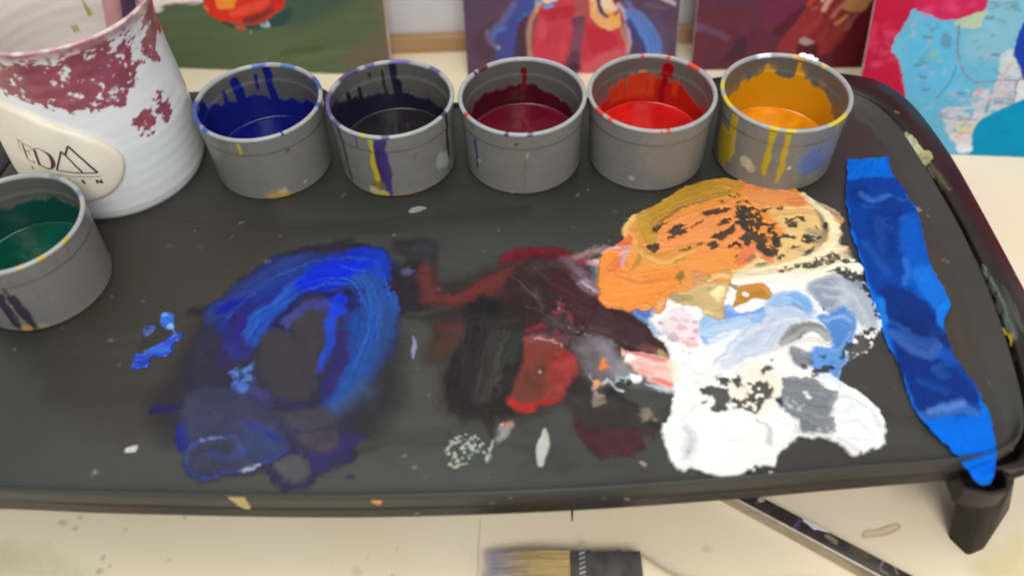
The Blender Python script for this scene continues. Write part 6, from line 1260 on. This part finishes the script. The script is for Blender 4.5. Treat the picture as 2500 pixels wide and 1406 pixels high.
# bristles: a solid core with hundreds of single hairs over it
V, Fq, Cl = [], [], []
r2 = random.Random(5)
TAN = C(214, 186, 122) * 1.0; DK = C(165, 132, 76) * .85; TIP = C(208, 204, 216) * .9
core = [sec(x, a, b_, 28, 3.5) for x, a, b_ in ((.02, h2 - .12, .52), (-1.2, h2 - .02, .5), (-2.6, h2 + .02, .38), (-3.5, h2 - .05, .2), (-3.8, h2 - .2, .08))]
for ri, rg in enumerate(core):
    for p in rg: V.append(p); Cl.append(DK if ri < 3 else TIP * .8)
for k in range(4):
    for i in range(28):
        j = (i + 1) % 28; Fq.append((k * 28 + i, k * 28 + j, (k + 1) * 28 + j, (k + 1) * 28 + i))
for _ in range(1500):
    y = r2.uniform(.08, WB - .08); top = r2.random() < .85; z0 = r2.uniform(.3, .56) * (1 if top else -1); L = r2.uniform(3.0, 4.5) - .35 * abs(y / WB - .5); yy = y + (y - h2) * .05 + r2.uniform(-.16, .16); rad = r2.uniform(.012, .026)
    if r2.random() < .12: yy = y + r2.uniform(-.35, .35)
    P0 = [e0 + ax * .0 + ay * y + [0, 0, z0], e0 - ax * L * .5 + ay * (y * .5 + yy * .5) + [0, 0, z0 * 1.02 - .02], e0 - ax * L + ay * yy + [0, 0, z0 * .45 - .06]]
    base_ = np.array(TAN) * r2.uniform(.6, 1.2)
    b0 = len(V)
    for q, p in enumerate(P0):
        rq = rad * (1 - .3 * q)
        for t in (0, 2.1, 4.2):
            V.append(p + ay * rq * math.cos(t) + np.array([0, 0, rq * math.sin(t)])); Cl.append(base_ if q < 1 else (base_ * .9 + .02 if q == 1 else (TIP if r2.random() < .75 else C(140, 130, 190) * .9)))
    for q in range(2):
        for t in range(3): Fq.append((b0 + q * 3 + t, b0 + q * 3 + (t + 1) % 3, b0 + q * 3 + 3 + (t + 1) % 3, b0 + q * 3 + 3 + t))
o = mesh("bristles", np.array(V), np.array(Fq), m_hair, brush, True, np.clip(np.array(Cl), 0, .86)); tag(o, "tan bristles with dried lavender-white paint on their tips")

# ------------------------------------------------------------------ steel bar-handled tool running under the tray
ra = at(1822, 1211, ZT + 1.0); rb = at(2192, 1408, ZT + 1.0); u = (rb - ra); Lr = np.linalg.norm(u[:2]); u = np.array([u[0], u[1], 0]) / Lr; vv = np.array([u[1], -u[0], 0])
if vv[1] > 0: vv = -vv
tool = empty("steel_tool", ra + u * Lr / 2 + [0, 0, -1.0], "steel tool handle with dark paint-spotted top, slanting out from under tray", "tool")
def tsec(x, hw, h0, h1, r_=.16):
    c0 = ra + u * x; c0[2] = ZT; P_ = []
    for (sx_, sz_) in ((-1, 0), (1, 0), (1, 1), (-1, 1)):
        cx_ = sx_ * (hw - r_); cz_ = (h0 + r_) if sz_ == 0 else (h1 - r_)
        a0_ = {(-1, 0): 180, (1, 0): 270, (1, 1): 0, (-1, 1): 90}[(sx_, sz_)]
        for k in range(5):
            t = math.radians(a0_ + 22.5 * k); P_.append(c0 + vv * (cx_ + r_ * math.cos(t)) + np.array([0, 0, cz_ + r_ * math.sin(t)]))
    return P_
tb = MB(); tb.loft([tsec(x, w_, .02, hh) for x, w_, hh in ((-9, .3, .7), (-8.6, .42, .92), (-2, .46, .98), (Lr, .50, 1.04), (Lr + 6, .56, 1.06), (Lr + 6.4, .42, .9))]); sharp(tb.build("steel_body", m_steel, tool), 60)
tk = MB()
def strip(x, w_, z0, z1):
    c0 = ra + u * x; c0[2] = ZT
    return [c0 + vv * (-w_) + [0, 0, z0], c0 + vv * (w_ - .06) + [0, 0, z0], c0 + vv * (w_ - .02) + [0, 0, (z0 + z1) / 2], c0 + vv * (w_ - .08) + [0, 0, z1], c0 + vv * (-w_ + .06) + [0, 0, z1], c0 + vv * (-w_) + [0, 0, (z0 + z1) / 2]]
tk.loft([strip(x, w_, hh - .02, hh + .035) for x, w_, hh in ((-8, .34, .95), (-2, .38, .98), (Lr, .42, 1.04), (Lr + 5.6, .46, 1.06))]); sharp(tk.build("dark_top", m_black, tool), 40)  # dark glossy strip along the top of the bar
def on_tool(x, y):
    p = at(x, y, ZT + 1.05) - np.array([ra[0], ra[1], ZT + 1.05]); return float(np.dot(p, u)), float(np.dot(p, vv))
def tool3d(X, Y, Z):
    b0 = np.array([ra[0], ra[1], ZT]); zz_ = np.interp(X, [-8, -2, Lr, Lr + 5.6], [.985, 1.015, 1.075, 1.095])
    return b0[None] + X[:, None] * u + Y[:, None] * vv + np.stack([0 * X, 0 * X, zz_ + Z], 1)
c = Canvas((1000, 1150, 2500 / 1500), on_tool, 0, Lr + 1.2, -.40, .40, .03, 701)
c.stroke([(1610, 200), (1650, 220), (1700, 238)], [9, 16, 8], C(225, 222, 220), .05, 1, .2, .15); c.dot((1432, 115), 12, C(170, 162, 150), soft=.04); c.dot((1415, 130), 6, C(110, 104, 96), soft=.04)
c.stroke([(1570, 230), (1590, 205)], 10, C(96, 84, 130), .06, .7); c.stroke([(1700, 265), (1730, 285)], 12, C(150, 136, 122), .08, .7); c.stroke([(1810, 320), (1850, 340)], 18, C(110, 96, 84), .1, .6); c.stroke([(1500, 170), (1540, 185)], 16, C(72, 64, 60), .08, .7)
c.stroke([(1925, 365), (1912, 385), (1925, 405), (1950, 418)], 4, C(150, 140, 128), .03, .7); c.stroke([(1975, 380), (1990, 420)], 4, C(150, 140, 128), .03, .7); c.stroke([(1930, 350), (1980, 375)], 9, C(36, 28, 26), .05, .9)  # pale C-shaped mark and short bar at the near end
tag(c.build("paint_spots_marks", m_film, tool3d, tool, thick=.02, base=.004), kind='stuff')

# a single dark hair lying on the table
hr = MB(); hp = [at(1399, 1233, ZT + .03), at(1397, 1252, ZT + .05), at(1397, 1272, ZT + .03)]
hr.loft(tube(hp, [.03, .055, .025], 8)); tag(hr.build("loose_bristle", m_dark, origin=hp[1]), "single dark bristle lying on the table by the tray's front edge", "bristle")
